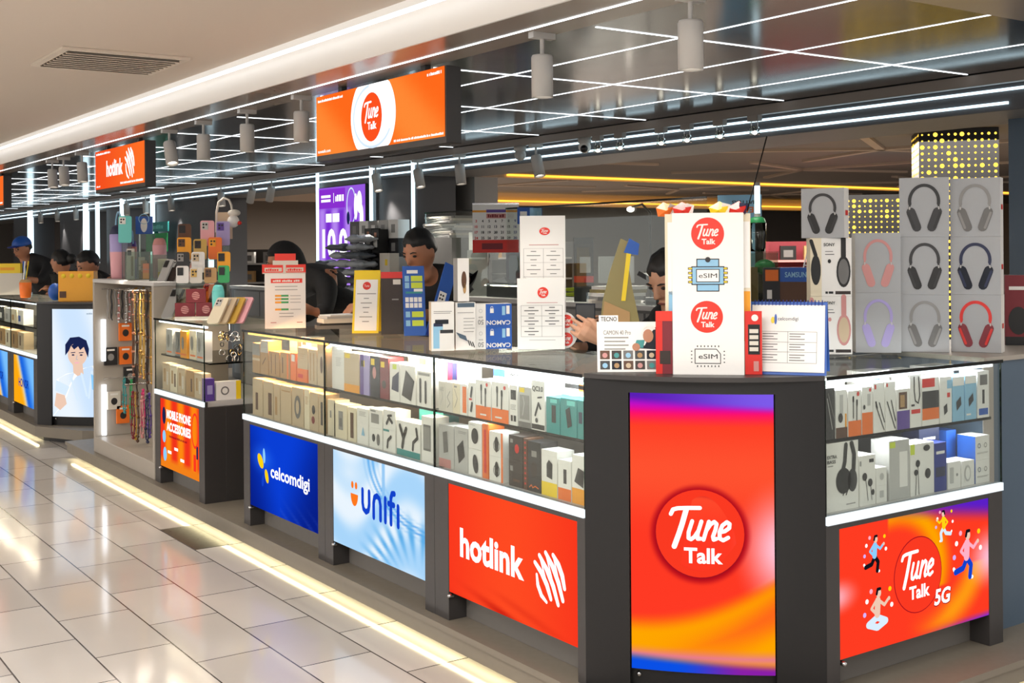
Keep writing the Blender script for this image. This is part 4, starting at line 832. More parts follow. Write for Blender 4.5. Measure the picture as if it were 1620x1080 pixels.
headset_box('headphone box with lilac headphones, on the glass under the rose pink one', 'lilac', 'lilac', (x, y, TOPZ), a, .160, .217)
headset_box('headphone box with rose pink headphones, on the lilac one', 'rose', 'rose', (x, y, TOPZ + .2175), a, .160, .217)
a = R(-53); x, y = 3.706, 2.712
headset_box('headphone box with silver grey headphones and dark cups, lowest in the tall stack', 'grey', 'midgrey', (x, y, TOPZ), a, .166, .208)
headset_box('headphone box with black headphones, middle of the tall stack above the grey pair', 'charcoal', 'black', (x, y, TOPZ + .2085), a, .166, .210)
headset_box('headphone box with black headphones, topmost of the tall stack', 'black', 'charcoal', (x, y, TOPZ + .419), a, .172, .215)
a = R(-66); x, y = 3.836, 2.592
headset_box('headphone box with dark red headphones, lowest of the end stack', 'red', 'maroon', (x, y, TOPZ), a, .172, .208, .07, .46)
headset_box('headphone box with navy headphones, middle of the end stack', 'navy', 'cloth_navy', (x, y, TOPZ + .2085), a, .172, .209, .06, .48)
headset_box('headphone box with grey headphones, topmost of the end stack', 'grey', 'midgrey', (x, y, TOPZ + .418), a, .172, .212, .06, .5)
o = carton('red poster box with a black headset and pale panel, behind the end stack', .24, .05, .27, (4.28, 2.62, TOPZ), R(-50), 'maroon', [('r', .4, 0, 1, .8, 'cream'), ('e', .2, .35, .15, .2, 'black'), ('r', .06, .79, .42, .84, 'white', 2), ('r', 0, 0, .5, .12, 'black')])

# ------------------------------------------------------------------ on the corner column
AIS = R(-43)
t = thing('standee', 'tall white card tower with two red discs and chip drawings on the corner column', 'sign stand', (2.535, 2.620, 1.08), AIS)
carton_back = MB().box(-.128, .128, .02, .09, 0, .485, 'cream')
carton_back.fr = flat((0, .0198, 0), (1, 0, 0), (0, 0, 1))
carton_back.rect(-.12, .24, -.085, .46, 'paper', 1); carton_back.rect(-.118, .1, -.09, .25, 'skyblue', 1); carton_back.rect(.09, .1, .126, .25, 'amber', 1); carton_back.rect(.092, .26, .126, .46, 'paper', 1)
carton_back.build('backing_board', t)
m = MB(); w, h = .212, .487; m.box(-w / 2, w / 2, -.004, .018, 0, h, 'paper'); m.fr = flat((0, -.0042, 0), (1, 0, 0), (0, 0, 1))
tune_disc(m, .0, .424, .049); tune_disc(m, -.004, .174, .048)
m.rect(-.034, .250, .034, .349, 'charcoal', 1); m.rect(-.031, .253, .031, .346, 'skyblue', 2); m.rect(-.049, .270, .049, .326, 'charcoal', 3); m.rect(-.046, .273, .046, .323, 'skyblue', 4); m.rect(-.035, .278, .035, .318, 'charcoal', 5); m.rect(-.0325, .2805, .0325, .3155, 'paper', 6)
m.disc(0, .346, .008, 'charcoal', l=5)
for s in (-1, 1):
    for i in range(4): m.rect(s * .052 - .007, .2755 + i * .0135, s * .052 + .007, .2825 + i * .0135, 'charcoal', 3); m.rect(s * .052 - .005, .2770 + i * .0135, s * .052 + .005, .2810 + i * .0135, 'yellow', 4)
m.text('eSIM', 0, .298, .0135, 'charcoal', w=.054, l=7)
q = [(-.04, .034), (.036, .034), (.036, .062), (.024, .077), (-.04, .077)]; m.stroke(q, .0022, 'charcoal', 1, closed=True); m.text('eSIM', -.001, .055, .014, 'charcoal', w=.056, l=2)
for i in range(7): m.rect(-.034 + i * .0105, .023, -.031 + i * .0105, .028, 'charcoal', 1); m.rect(-.034 + i * .0105, .083, -.031 + i * .0105, .088, 'charcoal', 1)
for i in range(4): m.rect(-.052, .036 + i * .011, -.048, .039 + i * .011, 'charcoal', 1); m.rect(.045, .036 + i * .011, .049, .039 + i * .011, 'charcoal', 1)
m.build('front_card', t)
for k, (px, m1, m2) in enumerate(((-.128, 'orange', 'lightgrey'), (-.075, 'red', 'white'), (.035, 'yellow', 'white'), (.09, 'red', 'navy'))):
    m = MB(); m.T = Matrix.Translation((px, .035, .478)) @ Matrix.Rotation(R(20 - 15 * k), 4, 'Z')
    m.add([(-.022, 0, 0), (.022, .006, 0), (.028, 0, .03), (0, .012, .045), (-.03, -.006, .026), (0, -.014, .018)], [(0, 1, 5), (1, 2, 5), (2, 3, 5), (3, 4, 5), (4, 0, 5)], m1); m.add([(.0, .01, .0), (.03, -.01, .004), (.036, .0, .034), (.012, -.012, .04)], [(0, 1, 2, 3)], m2)
    m.build('gift_bag_tip', t)
def leaflet(label, at, rz, w, h, body, draw, tilt=-8, thick=.006, cat='leaflet', name='leaflet', parent=None):
    m = MB(); m.T = Matrix.Rotation(R(tilt), 4, 'X'); m.box(-w / 2, w / 2, 0, thick, 0, h, body)
    T = m.T.copy(); f = flat((0, -.0003, 0), (1, 0, 0), (0, 0, 1)); m.T = None; m.fr = lambda x, y, l: T @ f(x, y, l)
    draw(m, w, h); return m.build(name, at=at, rz=rz, label=label, cat=cat)
def d_mag(m, w, h):
    m.rect(-w / 2, 0, -w / 2 + .02, h, 'red', 1); m.rect(-w / 2, h - .03, w / 2, h, 'tunered', 2); m.rect(-w / 2 + .012, .03, w / 2 - .006, .07, 'darkbrown', 2)
leaflet('red magazine peeping out behind the white card tower, on its TECNO leaflet side', (2.4385, 2.7105, 1.081), AIS, .05, .19, 'maroon', d_mag, 0)
leaflet('red leaflet with black price strip behind the card tower, beside the ring bound sheet', (2.633, 2.529, 1.081), AIS, .05, .19, 'red', lambda m, w, h: (m.rect(-.016, .06, w / 2 - .006, .15, 'black', 1), [m.rect(-.012, .07 + .018 * i, .014, .082 + .018 * i, 'offwhite', 2) for i in range(4)], m.disc(.004, .17, .010, 'white', l=1), m.rect(-.0, .01, w / 2 - .01, .04, 'rose', 1)), 0)
def d_tecno(m, w, h):
    m.rect(-.086, h - .002, -.026, h + .021, 'paper', 0); m.text('TECNO', -.055, h + .009, .014, 'charcoal', w=.05, l=1, bold=.02); m.text('CAMON 40 Pro', -.03, h - .034, .014, 'midgrey', w=.085, l=1)
    for i in range(4): m.rect(-.07, h - .052 - i * .012, .005 - .01 * (i % 2), h - .048 - i * .012, 'grey', 1)
    m.poly([(.018, .075), (.096, .07), (.096, h - .01), (.075, h - .035), (.055, h - .075)], 'cloth_navy', 1); m.disc(.066, h - .045, .016, 'skin', ry=.021, l=2); m.ring(.068, h - .032, .02, .006, 'white', 3, a0=20, a1=200); m.poly([(.02, .075), (.05, .075), (.055, .1), (.03, .1)], 'teal', 2); m.disc(.028, .078, .012, 'skin', l=3)
    for j in range(2):
        for i in range(5): m.rect(-.084 + i * .036, .008 + j * .032, -.054 + i * .036, .035 + j * .032, ('black', 'cloth_navy', 'brown', 'darkbrown', 'midgrey')[(i + 2 * j) % 5], 1); m.disc(-.069 + i * .036, .02 + j * .032, .008, ('skyblue', 'rose', 'tan', 'teal', 'beige')[(i * 2 + j) % 5], l=2)
leaflet('white phone leaflet stand with a grid of small photos', (2.388, 2.822, 1.081), R(-37), .185, .158, 'paper', d_tecno, -16)
t = thing('desk_flipchart', 'white ring bound sheet on a blue stand, on the corner column', 'flip chart', (2.708, 2.466, 1.081), R(-54))
m = MB(); m.T = Matrix.Rotation(R(-14), 4, 'X'); m.box(-.114, .114, .004, .008, 0, .222, 'blue'); m.build('front_board', t)
m = MB(); m.T = Matrix.Translation((0, .13, 0)) @ Matrix.Rotation(R(16), 4, 'X'); m.box(-.114, .114, 0, .004, 0, .222, 'blue'); m.build('back_board', t)
m = MB(); T = Matrix.Rotation(R(-14), 4, 'X'); m.T = T; m.box(-.108, .108, 0, .003, .008, .212, 'paper'); m.T = None; f0 = flat((0, -.0003, 0), (1, 0, 0), (0, 0, 1)); m.fr = lambda x, y, l: T @ f0(x, y, l)
m.text('celcomdigi', .0, .168, .014, 'navy', w=.06, l=1); m.disc(-.045, .165, .006, 'yellow', ry=.01, l=1); m.disc(-.037, .168, .004, 'blue', ry=.016, l=1)
for y in (.035, .068, .098, .13): m.stroke([(-.08, y), (.085, y)], .0012, 'grey', 1, cap=False)
for x in (-.08, .0, .085): m.stroke([(x, .035), (x, .13)], .0012, 'grey', 1, cap=False)
for j in range(3):
    for i in range(2):
        for k in range(3): m.rect(-.075 + i * .08, .122 - j * .032 - k * .008, -.03 + i * .08 - .012 * (k % 2), .1245 - j * .032 - k * .008, 'midgrey', 1)
m.build('sheet', t)
m = MB()
for i in range(20): m.tube([Vector((-.1 + i * .0105, .057 + .009 * math.sin(q), .211 + .009 * math.cos(q))) for q in [R(30 * k) for k in range(12)]], .0012, 'deepblue', 4, closed=True)
m.build('ring_binding', t)

# ------------------------------------------------------------------ on the long counter
C2 = R(-34)
def dl(rows, x0, x1, y0, dy, m='midgrey'): return [('r', x0 + (i % 3) * .03, y0 - i * dy, x1 - (i % 2) * .06, y0 - i * dy + .012, m, 1) for i in range(rows)]
carton('white phone box showing three phones with dark tops, first of the front row', .088, .06, .186, (2.372, 3.885, TOPZ), R(-22), 'white', [('r', .08, .05, .5, .55, 'skyblue', 1), ('r', .1, .5, .5, .57, 'navy', 2), ('r', .16, .55, .75, .64, 'cloth_navy', 2), ('r', .35, .05, .95, .42, 'white', 2), ('r', .38, .36, .95, .43, 'charcoal', 3)] + lines(.1, .9, .8, 2), side='beige')
carton('white phone box with a slanted phone and writing, touching the blue boxes', .078, .06, .182, (2.460, 3.862, TOPZ), R(-22), 'white', lines(.1, .9, .78, 1) + lines(.4, .95, .66, 5, 'grey', .07) + [('p', [(.02, .38), (.5, .3), (.6, .18), (.2, .26)], 'bluegrey'), ('s', [(.62, .2), (.7, .1)], .05, 'charcoal'), ('s', [(.72, .18), (.82, .08)], .05, 'charcoal'), ('s', [(.84, .16), (.93, .06)], .05, 'charcoal'), ('r', .1, .9, .95, .99, 'bluegrey')], side='white')
for k, l in enumerate(('blue and white phone box lettered upside down, lower of the pair', 'blue and white phone box lettered upside down, upper of the pair')):
    carton(l, .142, .09, .0865, (2.572, 3.835, TOPZ + .087 * k), R(-24), 'blue', [('r', 0, 0, .28, 1, 'white', 1), ('t', 'CAMON', .63, .17, .2, 'white', .66, 1), ('t', '50', .14, .2, .22, 'grey', .16, 1), ('t', '50', .14, .42, .06, 'grey', .12, 1), ('c', .14, .7, .045, .012, 'lightgrey'), ('r', .4, .6, .5, .8, 'white', 2), ('c', .45, .84, .03, .012, 'white'), ('r', .73, .5, .82, .9, 'skyblue', 2), ('r', .85, .55, .94, .92, 'white', 2)], side='white', top='white')
carton('slim white box with a speckled side standing on the phone boxes', .046, .055, .165, (2.455, 3.868, TOPZ + .1865), R(-15), 'white', [('e', .55, .5, .22, .2, 'brown'), ('e', .6, .3, .14, .12, 'tan')], side='grey', top='cream')
def price_sheet(m, w, h, rows=3):
    tune_disc(m, .008, h * .80, .021); m.rect(-w * .3, h * .655, w * .35, h * .662, 'rose', 1)
    y0, y1 = h * .18, h * .62; x0, x1 = -w * .42, w * .45
    for i in range(rows + 1): y = y0 + (y1 - y0) * i / rows; m.stroke([(x0, y), (x1, y)], .0011, 'grey', 1, cap=False)
    for x in (x0, (x0 + x1) / 2, x1): m.stroke([(x, y0), (x, y1)], .0011, 'grey', 1, cap=False)
    for i in range(rows):
        for k in range(2):
            if i == 0 and k == (0 if h > .4 else 1): continue
            cx = x0 + (x1 - x0) * (.25 + .5 * k)
            for q in range(3): y = y0 + (y1 - y0) * (i + .8 - .3 * q) / rows; e = w * (.06, .15, .07)[q]; m.rect(cx - e, y - .0018, cx + e, y + .0018, 'midgrey', 1)
    if h > .4: m.stroke([(x0, y0 + (y1 - y0) / rows), ((x0 + x1) / 2, y0)], .001, 'grey', 1)
    m.rect(-w * .25, h * .13, w * .3, h * .135, 'grey', 1)
leaflet('cream price sheet board with a red disc, nearer, beside the blue boxes', (2.70, 3.70, TOPZ), R(-35), .182, .272, 'paper', price_sheet, 0, .035, 'price sheet', 'price_sheet')
def upper(m, w, h):
    m2 = m.fr; m.fr = lambda x, y, l: m2(x, y * .72 + h * .30, l); price_sheet(m, w, h / .99, 3); m.fr = m2
leaflet('taller white price sheet board with a red disc, standing behind the cream one', (2.765, 3.775, TOPZ), R(-36), .178, .515, 'paper', upper, 0, .02, 'price sheet', 'price_sheet')
m = MB(); m.prism([(.052 * math.cos(R(a)), .07 + .07 * math.sin(R(a))) for a in range(0, 360, 15)], 0, .012, 'paper', fr=flat((0, 0, .0), (1, 0, 0), (0, 0, 1)))
m.fr = flat((0, -.0, .0), (1, 0, 0), (0, 0, 1)); m.fr = (lambda g: lambda x, y, l: g(x, y, .0122 + l))(flat((0, 0, 0), (1, 0, 0), (0, 0, 1))); tune_disc(m, .005, .105, .026); tune_disc(m, .005, .036, .026)
m.build('sticker_card', at=(2.785, 3.655, TOPZ + .105), rz=R(-38), label='round edged card with two red disc stickers, half hidden behind the price sheet', cat='card')
bpy.data.objects['sticker_card'].location = (2.802, 3.684, TOPZ)
m = MB(); m.T = Matrix.Rotation(R(0), 4, 'X')
def d_yellow(m, w, h):
    m.rect(-w / 2 + .01, .012, w / 2 - .01, h - .045, 'paper', 1); m.disc(0, h - .075, .019, 'red', l=2); m.text('Tune', 0, h - .075, .012, 'white', w=.024, l=3)
    for i, e in enumerate((.045, .012, .026, .016, .012, .03, .016)): m.rect(-e, h - .115 - i * .022, e, h - .111 - i * .022, 'grey', 2)
t = thing('tent_sign', 'yellow tent shaped sign stand with a white notice, on the long counter', 'sign stand', (2.60, 4.95, TOPZ), R(-38))
TF = Matrix.Rotation(R(-14), 4, 'X')
m = MB(); m.T = TF; m.box(-.062, .062, 0, .004, 0, .30, 'yellow'); m.T = None; ff = flat((0, -.0003, 0), (1, 0, 0), (0, 0, 1)); m.fr = lambda x, y, l: TF @ ff(x, y, l); d_yellow(m, .124, .30); m.build('front_panel', t)
m = MB(); m.T = Matrix.Translation((0, .147, 0)) @ Matrix.Rotation(R(14), 4, 'X'); m.box(-.062, .062, -.004, 0, 0, .30, 'yellow'); m.build('rear_panel', t)
carton('tall dark brown box with a red lid band, behind the yellow sign', .10, .05, .285, (2.66, 4.80, TOPZ), R(-30), 'darkbrown', [('r', 0, .9, 1, 1, 'red'), ('r', .55, .8, .9, .88, 'offwhite'), ('r', .5, .55, .8, .57, 'grey')], top='red')
def d_flyer(m, w, h):
    m.rect(-w / 2, 0, w / 2, h, 'blue', 1)
    for j, (y, k) in enumerate(((.80, 'lime'), (.70, 'lime'), (.27, 'lime'), (.14, 'lime'))): m.rect(-.012, h * y, w / 2 - .008, h * (y + .085), k, 2); m.rect(-w / 2 + .008, h * y, -.02, h * (y + .085), 'skyblue', 2)
    for i in range(4):
        for j in range(2): m.rect(-w / 2 + .008 + i * .0195, h * (.41 + j * .085), -w / 2 + .024 + i * .0195, h * (.48 + j * .085), 'paper', 2)
    m.rect(-.03, h * .92, .02, h * .97, 'paper', 2); m.rect(-w / 2 + .01, h * .62, w / 2 - .01, h * .65, 'teal', 2); m.rect(.0, h * .65, .04, h * .69, 'paper', 2)
t = thing('leaflet_stand', 'leaning blue leaflet stand with lime price blocks and a phone picture panel', 'leaflet stand', (2.70, 4.66, TOPZ), R(-24))
TF2 = Matrix.Rotation(R(-13), 4, 'X'); m = MB(); m.T = TF2; m.box(-.05, .05, 0, .004, 0, .32, 'blue'); m.T = None; m.fr = (lambda T, f: lambda x, y, l: T @ f(x, y, l))(TF2, ff); d_flyer(m, .096, .31); m.build('price_panel', t)
TF3 = Matrix.Translation((.055, .0, 0)) @ Matrix.Rotation(R(18), 4, 'Y') @ Matrix.Rotation(R(-13), 4, 'X') @ Matrix.Rotation(R(25), 4, 'Z')
m = MB(); m.T = TF3; m.box(-.012, .06, 0, .004, 0, .35, 'blue'); m.T = None; m.fr = (lambda T, f: lambda x, y, l: T @ f(x, y, l))(TF3, ff); m.rect(.0, .12, .04, .215, 'paper', 1)
for i in range(4): m.disc(.01 + .014 * (i % 2), .198 - .017 * (i // 2), .005, 'black', l=2)
m.rect(-.01, .0, .058, .10, 'deepblue', 1); m.disc(.025, .06, .024, 'skyblue', ry=.04, l=2); m.build('phone_panel', t)
# white price card under a red header, and papers behind it
def d_rates(m, w, h):
    m.rect(-w * .35, h * .83, w * .42, h * .91, 'tunered', 1); tiny(m, -w * .3, h * .85, w * .66, .010, 'white', 2)
    for y in (.76, .7): m.rect(-w * .25, h * y, w * .3, h * y + .003, 'grey', 1)
    for y in (.58, .52, .46, .33): m.rect(-w * .25, h * y, -w * .1, h * y + .009, 'amber', 2); m.rect(-w * .1, h * y, w * .08, h * y + .009, 'green', 2); m.rect(w * .12, h * y + .002, w * .38, h * y + .006, 'lightgrey', 2)
    for y in (.27, .21): m.rect(-w * .15, h * y, w * .2, h * y + .003, 'grey', 1)
    for x in (-.36, .28): m.rect(w * x, h * .1, w * (x + .14), h * .115, 'rose', 1)
    m.rect(-w * .55, h * 1.0, w * .5, h * 1.16, 'tunered', 2); m.rect(-w * .24, h * 1.24, w * .26, h * 1.36, 'tunered', 2); m.rect(-w * .3, h * 1.16, w * .32, h * 1.24, 'offwhite', 2)
    for x in (-.29, .24): m.rect(w * (x - .21), h * 1.04, w * (x + .21), h * 1.11, 'offwhite', 3); tiny(m, w * (x - .18), h * 1.05, w * .36, .012, 'tunered', 4)
    m.rect(-w * .55, h * 1.0, w * .5, h * 1.02, 'offwhite', 3); m.rect(-w * .05, h * 1.0, w * .02, h * 1.16, 'offwhite', 3)
t = thing('rate_card', 'white rate card under a stepped red header, end of the long counter', 'sign', (2.46, 5.53, TOPZ), R(-23))
m = MB(); m.box(-.1, .1, 0, .02, 0, .272, 'paper'); m.box(-.112, .102, .002, .022, .272, .318, 'tunered'); m.box(-.06, .064, .002, .022, .318, .338, 'offwhite'); m.box(-.05, .053, .002, .022, .338, .372, 'tunered'); m.fr = flat((0, -.0004, 0), (1, 0, 0), (0, 0, 1)); d_rates(m, .2, .272); m.build('card_face', t)
for i, (k, e, l) in enumerate((('midgrey', 'charcoal', 'dark grey phone box lying under the papers'), ('charcoal', 'grey', 'black flat folder on the dark grey box'), ('offwhite', 'white', 'thick white paper pad in the pile behind the rate card'), ('lightgrey', 'grey', 'grey paper sheaf on the white pad'), ('white', 'lightgrey', 'top white sheet of the pile behind the rate card'))):
    MB().box(-.10 + .01 * i, .10, -.05, .06, 0, (.018, .01, .022, .012, .006)[i], k).build('paper_pad', at=(2.655, 5.36, TOPZ + (0, .0182, .0284, .0506, .0628)[i]), rz=R(-20 + 6 * i), label=l, cat='paper pad')
# plastic bag and loose things behind the corner
m = MB(); P = [(-.055, 0), (.075, 0), (.085, .12), (.06, .24), (.045, .33), (.06, .40), (.02, .42), (.0, .36), (-.02, .3), (-.045, .2), (-.06, .08)]
m.prism([(x, z) for x, z in P], -.012, .012, 'khaki', fr=flat((0, 0, 0), (1, 0, 0), (0, 0, 1)), smooth=False); m.prism([(.02, .2), (.035, .2), (.06, .40), (.045, .41)], .012, .016, 'yellow', fr=flat((0, 0, 0), (1, 0, 0), (0, 0, 1))); m.prism([(.03, .37), (.08, .36), (.085, .40), (.05, .42)], .012, .018, 'blue', fr=flat((0, 0, 0), (1, 0, 0), (0, 0, 1))); m.prism([(-.05, .09), (.05, .12), (.05, .16), (-.04, .2)], .012, .016, 'tan', fr=flat((0, 0, 0), (1, 0, 0), (0, 0, 1)))
m.build('foil_bag', at=(2.705, 3.26, TOPZ), rz=R(-39), label='tall khaki foil bag standing behind the photo leaflet', cat='bag', bev=.006)
# ------------------------------------------------------------------ people behind the counters
def skin_mesh(nodes, edges):                # nodes: (position, radius); grown with a skin surface, root first
    me = bpy.data.meshes.new('grown'); me.from_pydata([n[0] for n in nodes], edges, []); me.update()
    o = bpy.data.objects.new('grown', me); COL.objects.link(o)
    sk = o.modifiers.new('skin', 'SKIN'); sk.use_smooth_shade = True
    for v, n in zip(me.skin_vertices[0].data, nodes):
        r = n[1]; v.radius = r if isinstance(r, tuple) else (r, r)
    me.skin_vertices[0].data[0].use_root = True
    s = o.modifiers.new('sub', 'SUBSURF'); s.levels = 2; s.render_levels = 2
    e = bpy.data.meshes.new_from_object(o.evaluated_get(bpy.context.evaluated_depsgraph_get()))
    v = [tuple(p.co) for p in e.vertices]; f = [tuple(p.vertices) for p in e.polygons]
    bpy.data.objects.remove(o); bpy.data.meshes.remove(me); bpy.data.meshes.remove(e)
    return v, f
def fuse(mb, voxel):                        # one continuous surface out of overlapping limbs
    o = mb.build('fused'); q = o.modifiers.new('remesh', 'REMESH'); q.mode = 'VOXEL'; q.voxel_size = voxel
    s = o.modifiers.new('smooth', 'SMOOTH'); s.factor = .5; s.iterations = 3 if voxel > .008 else 1
    e = bpy.data.meshes.new_from_object(o.evaluated_get(bpy.context.evaluated_depsgraph_get()))
    par = list(range(len(e.vertices)))
    def root(i):
        while par[i] != i: par[i] = par[par[i]]; i = par[i]
        return i
    for a, b in (k.vertices for k in e.edges): par[root(a)] = root(b)
    from collections import Counter
    cnt = Counter(root(i) for i in range(len(par))); keep = [i for i in range(len(par)) if cnt[root(i)] > .03 * len(par)]; ix = {v: k for k, v in enumerate(keep)}
    r = MB(); r.add([tuple(e.vertices[i].co) for i in keep], [tuple(ix[i] for i in p.vertices) for p in e.polygons if p.vertices[0] in ix], mb.mats[0], True)
    me = o.data; bpy.data.objects.remove(o); bpy.data.meshes.remove(me); bpy.data.meshes.remove(e); return r
def head_fn(q):                             # skull to chin, face towards -Y
    x, y, z = q; k = 1 - .30 * max(0, -z) ** 1.3
    return Vector((x * k, y * (1 - .12 * max(0, -z)) - .10 * max(0, -z) * (y < 0.2), z * 1.02))
def hand(m, wrist, d, up, side, skin, curl=.9):      # palm, four unequal bent fingers and a thumb; d: towards the fingers
    d = Vector(d).normalized(); up = Vector(up); up = (up - d * up.dot(d)).normalized(); s = d.cross(up) * side; w = Vector(wrist)
    m.tube([w - d * .01, w + d * .03, w + d * .065, w + d * .088], [.022, .030, .036, .030], skin, 10)
    for i, (off, ln) in enumerate(((-.033, .070), (-.011, .078), (.011, .073), (.032, .058))):
        p = w + d * (.080 - .006 * abs(i - 1.3)) + s * off; a = .25 + .1 * i; pts = [p - d * .02, p]; dirn = d.copy()
        for k, seg in enumerate((.42, .32, .26)):
            a2 = curl * (.55, .9, .6)[k]; dirn = (dirn * math.cos(a2) - up * math.sin(a2)).normalized(); up2 = up; p = p + dirn * ln * seg; pts.append(p)
        m.tube(pts, [.0092, .0088, .0082, .0076, .006], skin, 8)
    b = w + d * .028 - s * .026
    m.tube([b + s * .012, b - s * .012 + d * .012, b - s * .022 + d * .036 - up * .010, b - s * .016 + d * .060 - up * .022], [.013, .0125, .0105, .007], skin, 8)
def person(label, pelvis, chest, head, face, hands, skin='skin', shirt='cloth_black', pants='cloth_navy', hair='short', pitch=0, voxel=.011, extra=None, seated=False, at=None, hand_dir=None, hand_up=None, scarf=False):
    pv, ch, hd = Vector(pelvis), Vector(chest), Vector(head); yaw = math.atan2(face[0], -face[1])
    rt = Vector((math.cos(yaw), math.sin(yaw), 0)); fw = Vector((math.sin(yaw), -math.cos(yaw), 0))
    t = thing('person', label, 'person', (pv.x, pv.y, .12)); O = Vector((pv.x, pv.y, .12)); L = lambda p: tuple(Vector(p) - O)
    neck = hd + Vector((0, 0, -.115)) - fw * .025; ctop = ch + Vector((0, 0, .10))
    nodes = [(L(pv), .115), (L(pv.lerp(ch, .5)), .115), (L(ch), (.145, .11)), (L(ctop), .085), (L(neck), .052), (L(hd + Vector((0, 0, -.05))), .055)]; E_ = [(0, 1), (1, 2), (2, 3), (3, 4), (4, 5)]
    arms = []
    for s, hp in zip((-1, 1), hands):
        sh = ctop + rt * s * .165 + Vector((0, 0, -.015)); hp = Vector(hp); mid = sh.lerp(hp, .52) + Vector((0, 0, -.10)) + rt * s * .05 - fw * .02
        n = len(nodes); nodes += [(L(sh), .058), (L(mid), .042), (L(hp), .028)]; E_ += [(3, n), (n, n + 1), (n + 1, n + 2)]; arms.append((sh, mid, hp))
        hip = pv + rt * s * .09 + Vector((0, 0, -.06)); kn = (hip + fw * .40 + Vector((0, 0, .0))) if seated else Vector((hip.x, hip.y, .58)) + fw * .03; an = Vector((kn.x, kn.y, .175))
        n = len(nodes); nodes += [(L(hip), .085), (L(kn), .058), (L(an), .038), (L(an + fw * .13 + Vector((0, 0, -.022))), .033)]; E_ += [(0, n), (n, n + 1), (n + 1, n + 2), (n + 2, n + 3)]
    m = MB(); m.add(*skin_mesh(nodes, E_), skin); m.tube([L(ch), L(ctop), L(neck), L(hd)], [.07, .068, .056, .05], skin, 12)
    HM = Matrix.Translation(L(hd)) @ Matrix.Rotation(yaw, 4, 'Z') @ Matrix.Rotation(R(pitch), 4, 'X')
    m.T = HM; m.ell((0, 0, 0), .077, .098, .118, skin, 28, head_fn)
    m.tube([(0, -.094, .022), (0, -.107, -.002), (0, -.113, -.018), (0, -.096, -.030)], [.008, .011, .015, .008], skin, 8)
    for s in (-1, 1): m.ell((s * .077, .008, -.004), .011, .019, .031, skin, 10); m.ell((s * .033, -.086, .027), .022, .012, .007, skin, 8)
    m.ell((0, -.088, -.060), .026, .014, .012, skin, 8); m.T = None
    for (sh, mid, hp), s in zip(arms, (-1, 1)):
        dd = Vector(hand_dir[0 if s < 0 else 1]) if hand_dir else (hp - mid)
        m.tube([L(ctop), L(sh), L(mid), L(hp)], [.05, .052, .038, .026], skin, 10)
        hand(m, L(hp), dd, hand_up[0 if s < 0 else 1] if hand_up else (0, 0, 1), -s, skin, .62 if hand_up else .9)
    fuse(m, voxel).build('body', t)
    c = MB(); keep = [0, 1, 2, 3]; nn = [(nodes[i][0], (nodes[i][1][0] + .03, nodes[i][1][1] + .035) if isinstance(nodes[i][1], tuple) else nodes[i][1] + .025) for i in keep]
    nn[3] = (nn[3][0], .155); nn.append((tuple(Vector(nodes[3][0]).lerp(Vector(nodes[4][0]), .72)), .1)); ee = [(0, 1), (1, 2), (2, 3), (3, 4)]
    for (sh, mid, hp) in arms:
        n = len(nn); q = mid.lerp(hp, .25 if not (scarf or seated) else .85); nn += [(L(sh), .074), (L(mid), .056), (L(q), .052)]; ee += [(3, n), (n, n + 1), (n + 1, n + 2)]
    c.add(*skin_mesh(nn, ee), shirt, True); c.build('shirt', t)
    c = MB(); nn = [(nodes[0][0], .13)]; ee = []
    for k in (9, 16) if not False else ():
        b = len(nn); nn += [(nodes[k][0], .10), (nodes[k + 1][0], .075), (nodes[k + 2][0], .055)]; ee += [(0, b), (b, b + 1), (b + 1, b + 2)]
    c.add(*skin_mesh(nn, ee), pants, True); c.build('trousers', t)
    h = MB(); h.T = HM
    if scarf:
        def fn(q):
            if q.y < -.45 and -.62 < q.z < .45: return q * .80
            return Vector((q.x * (1 + .25 * max(0, -q.z)), q.y * (1 + .2 * max(0, -q.z)), q.z * (1.25 if q.z < 0 else 1)))
        h.ell((0, .012, .0), .098, .122, .142, 'cloth_black', 28, fn); h.build('headscarf', t)
    else:
        lo = -.55 if hair == 'long' else -.25
        def fn(q):
            if (q.y < -.25 and q.z < .52 - .1 * abs(q.x)) or q.z < lo or (abs(q.x) > .75 and q.z < .05 and q.y < .15): return q * .86
            return q * (1 + .03 * math.sin(9 * q.x) * math.sin(8 * q.y + 3 * q.z))
        h.ell((0, .006, .012), .087, .108, .121, 'hair', 36, fn)
        if hair == 'bun': h.ell((0, .125, .01), .05, .05, .05, 'hair', 14)
        h.build('hair', t)
    for s in (-1, 1):
        e = MB(); e.T = HM; e.ell((s * .033, -.0905, .012), .013, .007, .0065, 'black', 10); e.build('eye', t)
        e = MB(); e.T = HM; e.tube([(s * .016, -.1, .030), (s * .034, -.099, .036), (s * .050, -.09, .031)], [.003, .004, .002], 'hair', 6); e.build('eyebrow', t)
    e = MB(); e.T = HM; e.tube([(-.022, -.096, -.058), (0, -.103, -.056), (.022, -.096, -.058)], [.002, .005, .002], 'lip', 6); e.build('mouth', t)
    if extra: extra(t, HM)
    return t
person('man in a dark shirt with short black hair, looking down behind the blue leaflet stand', (3.52, 5.62, .98), (3.36, 5.56, 1.22), (3.20, 5.47, 1.452), (-1, -.42, 0), ((3.0, 5.75, 1.14), (2.98, 5.25, 1.14)), 'skin', 'cloth_black', 'cloth_navy', 'short', 22)
person('person in a black headscarf and black robe, bending behind the rate card', (3.32, 6.22, .94), (3.14, 6.48, 1.20), (3.04, 6.85, 1.385), (-.8, .3, 0), ((2.96, 6.55, 1.08), (2.93, 6.2, 1.12)), 'skin', 'cloth_black', 'cloth_black', 'short', 15, scarf=True)
def phone_in_hand(t, HM): pass
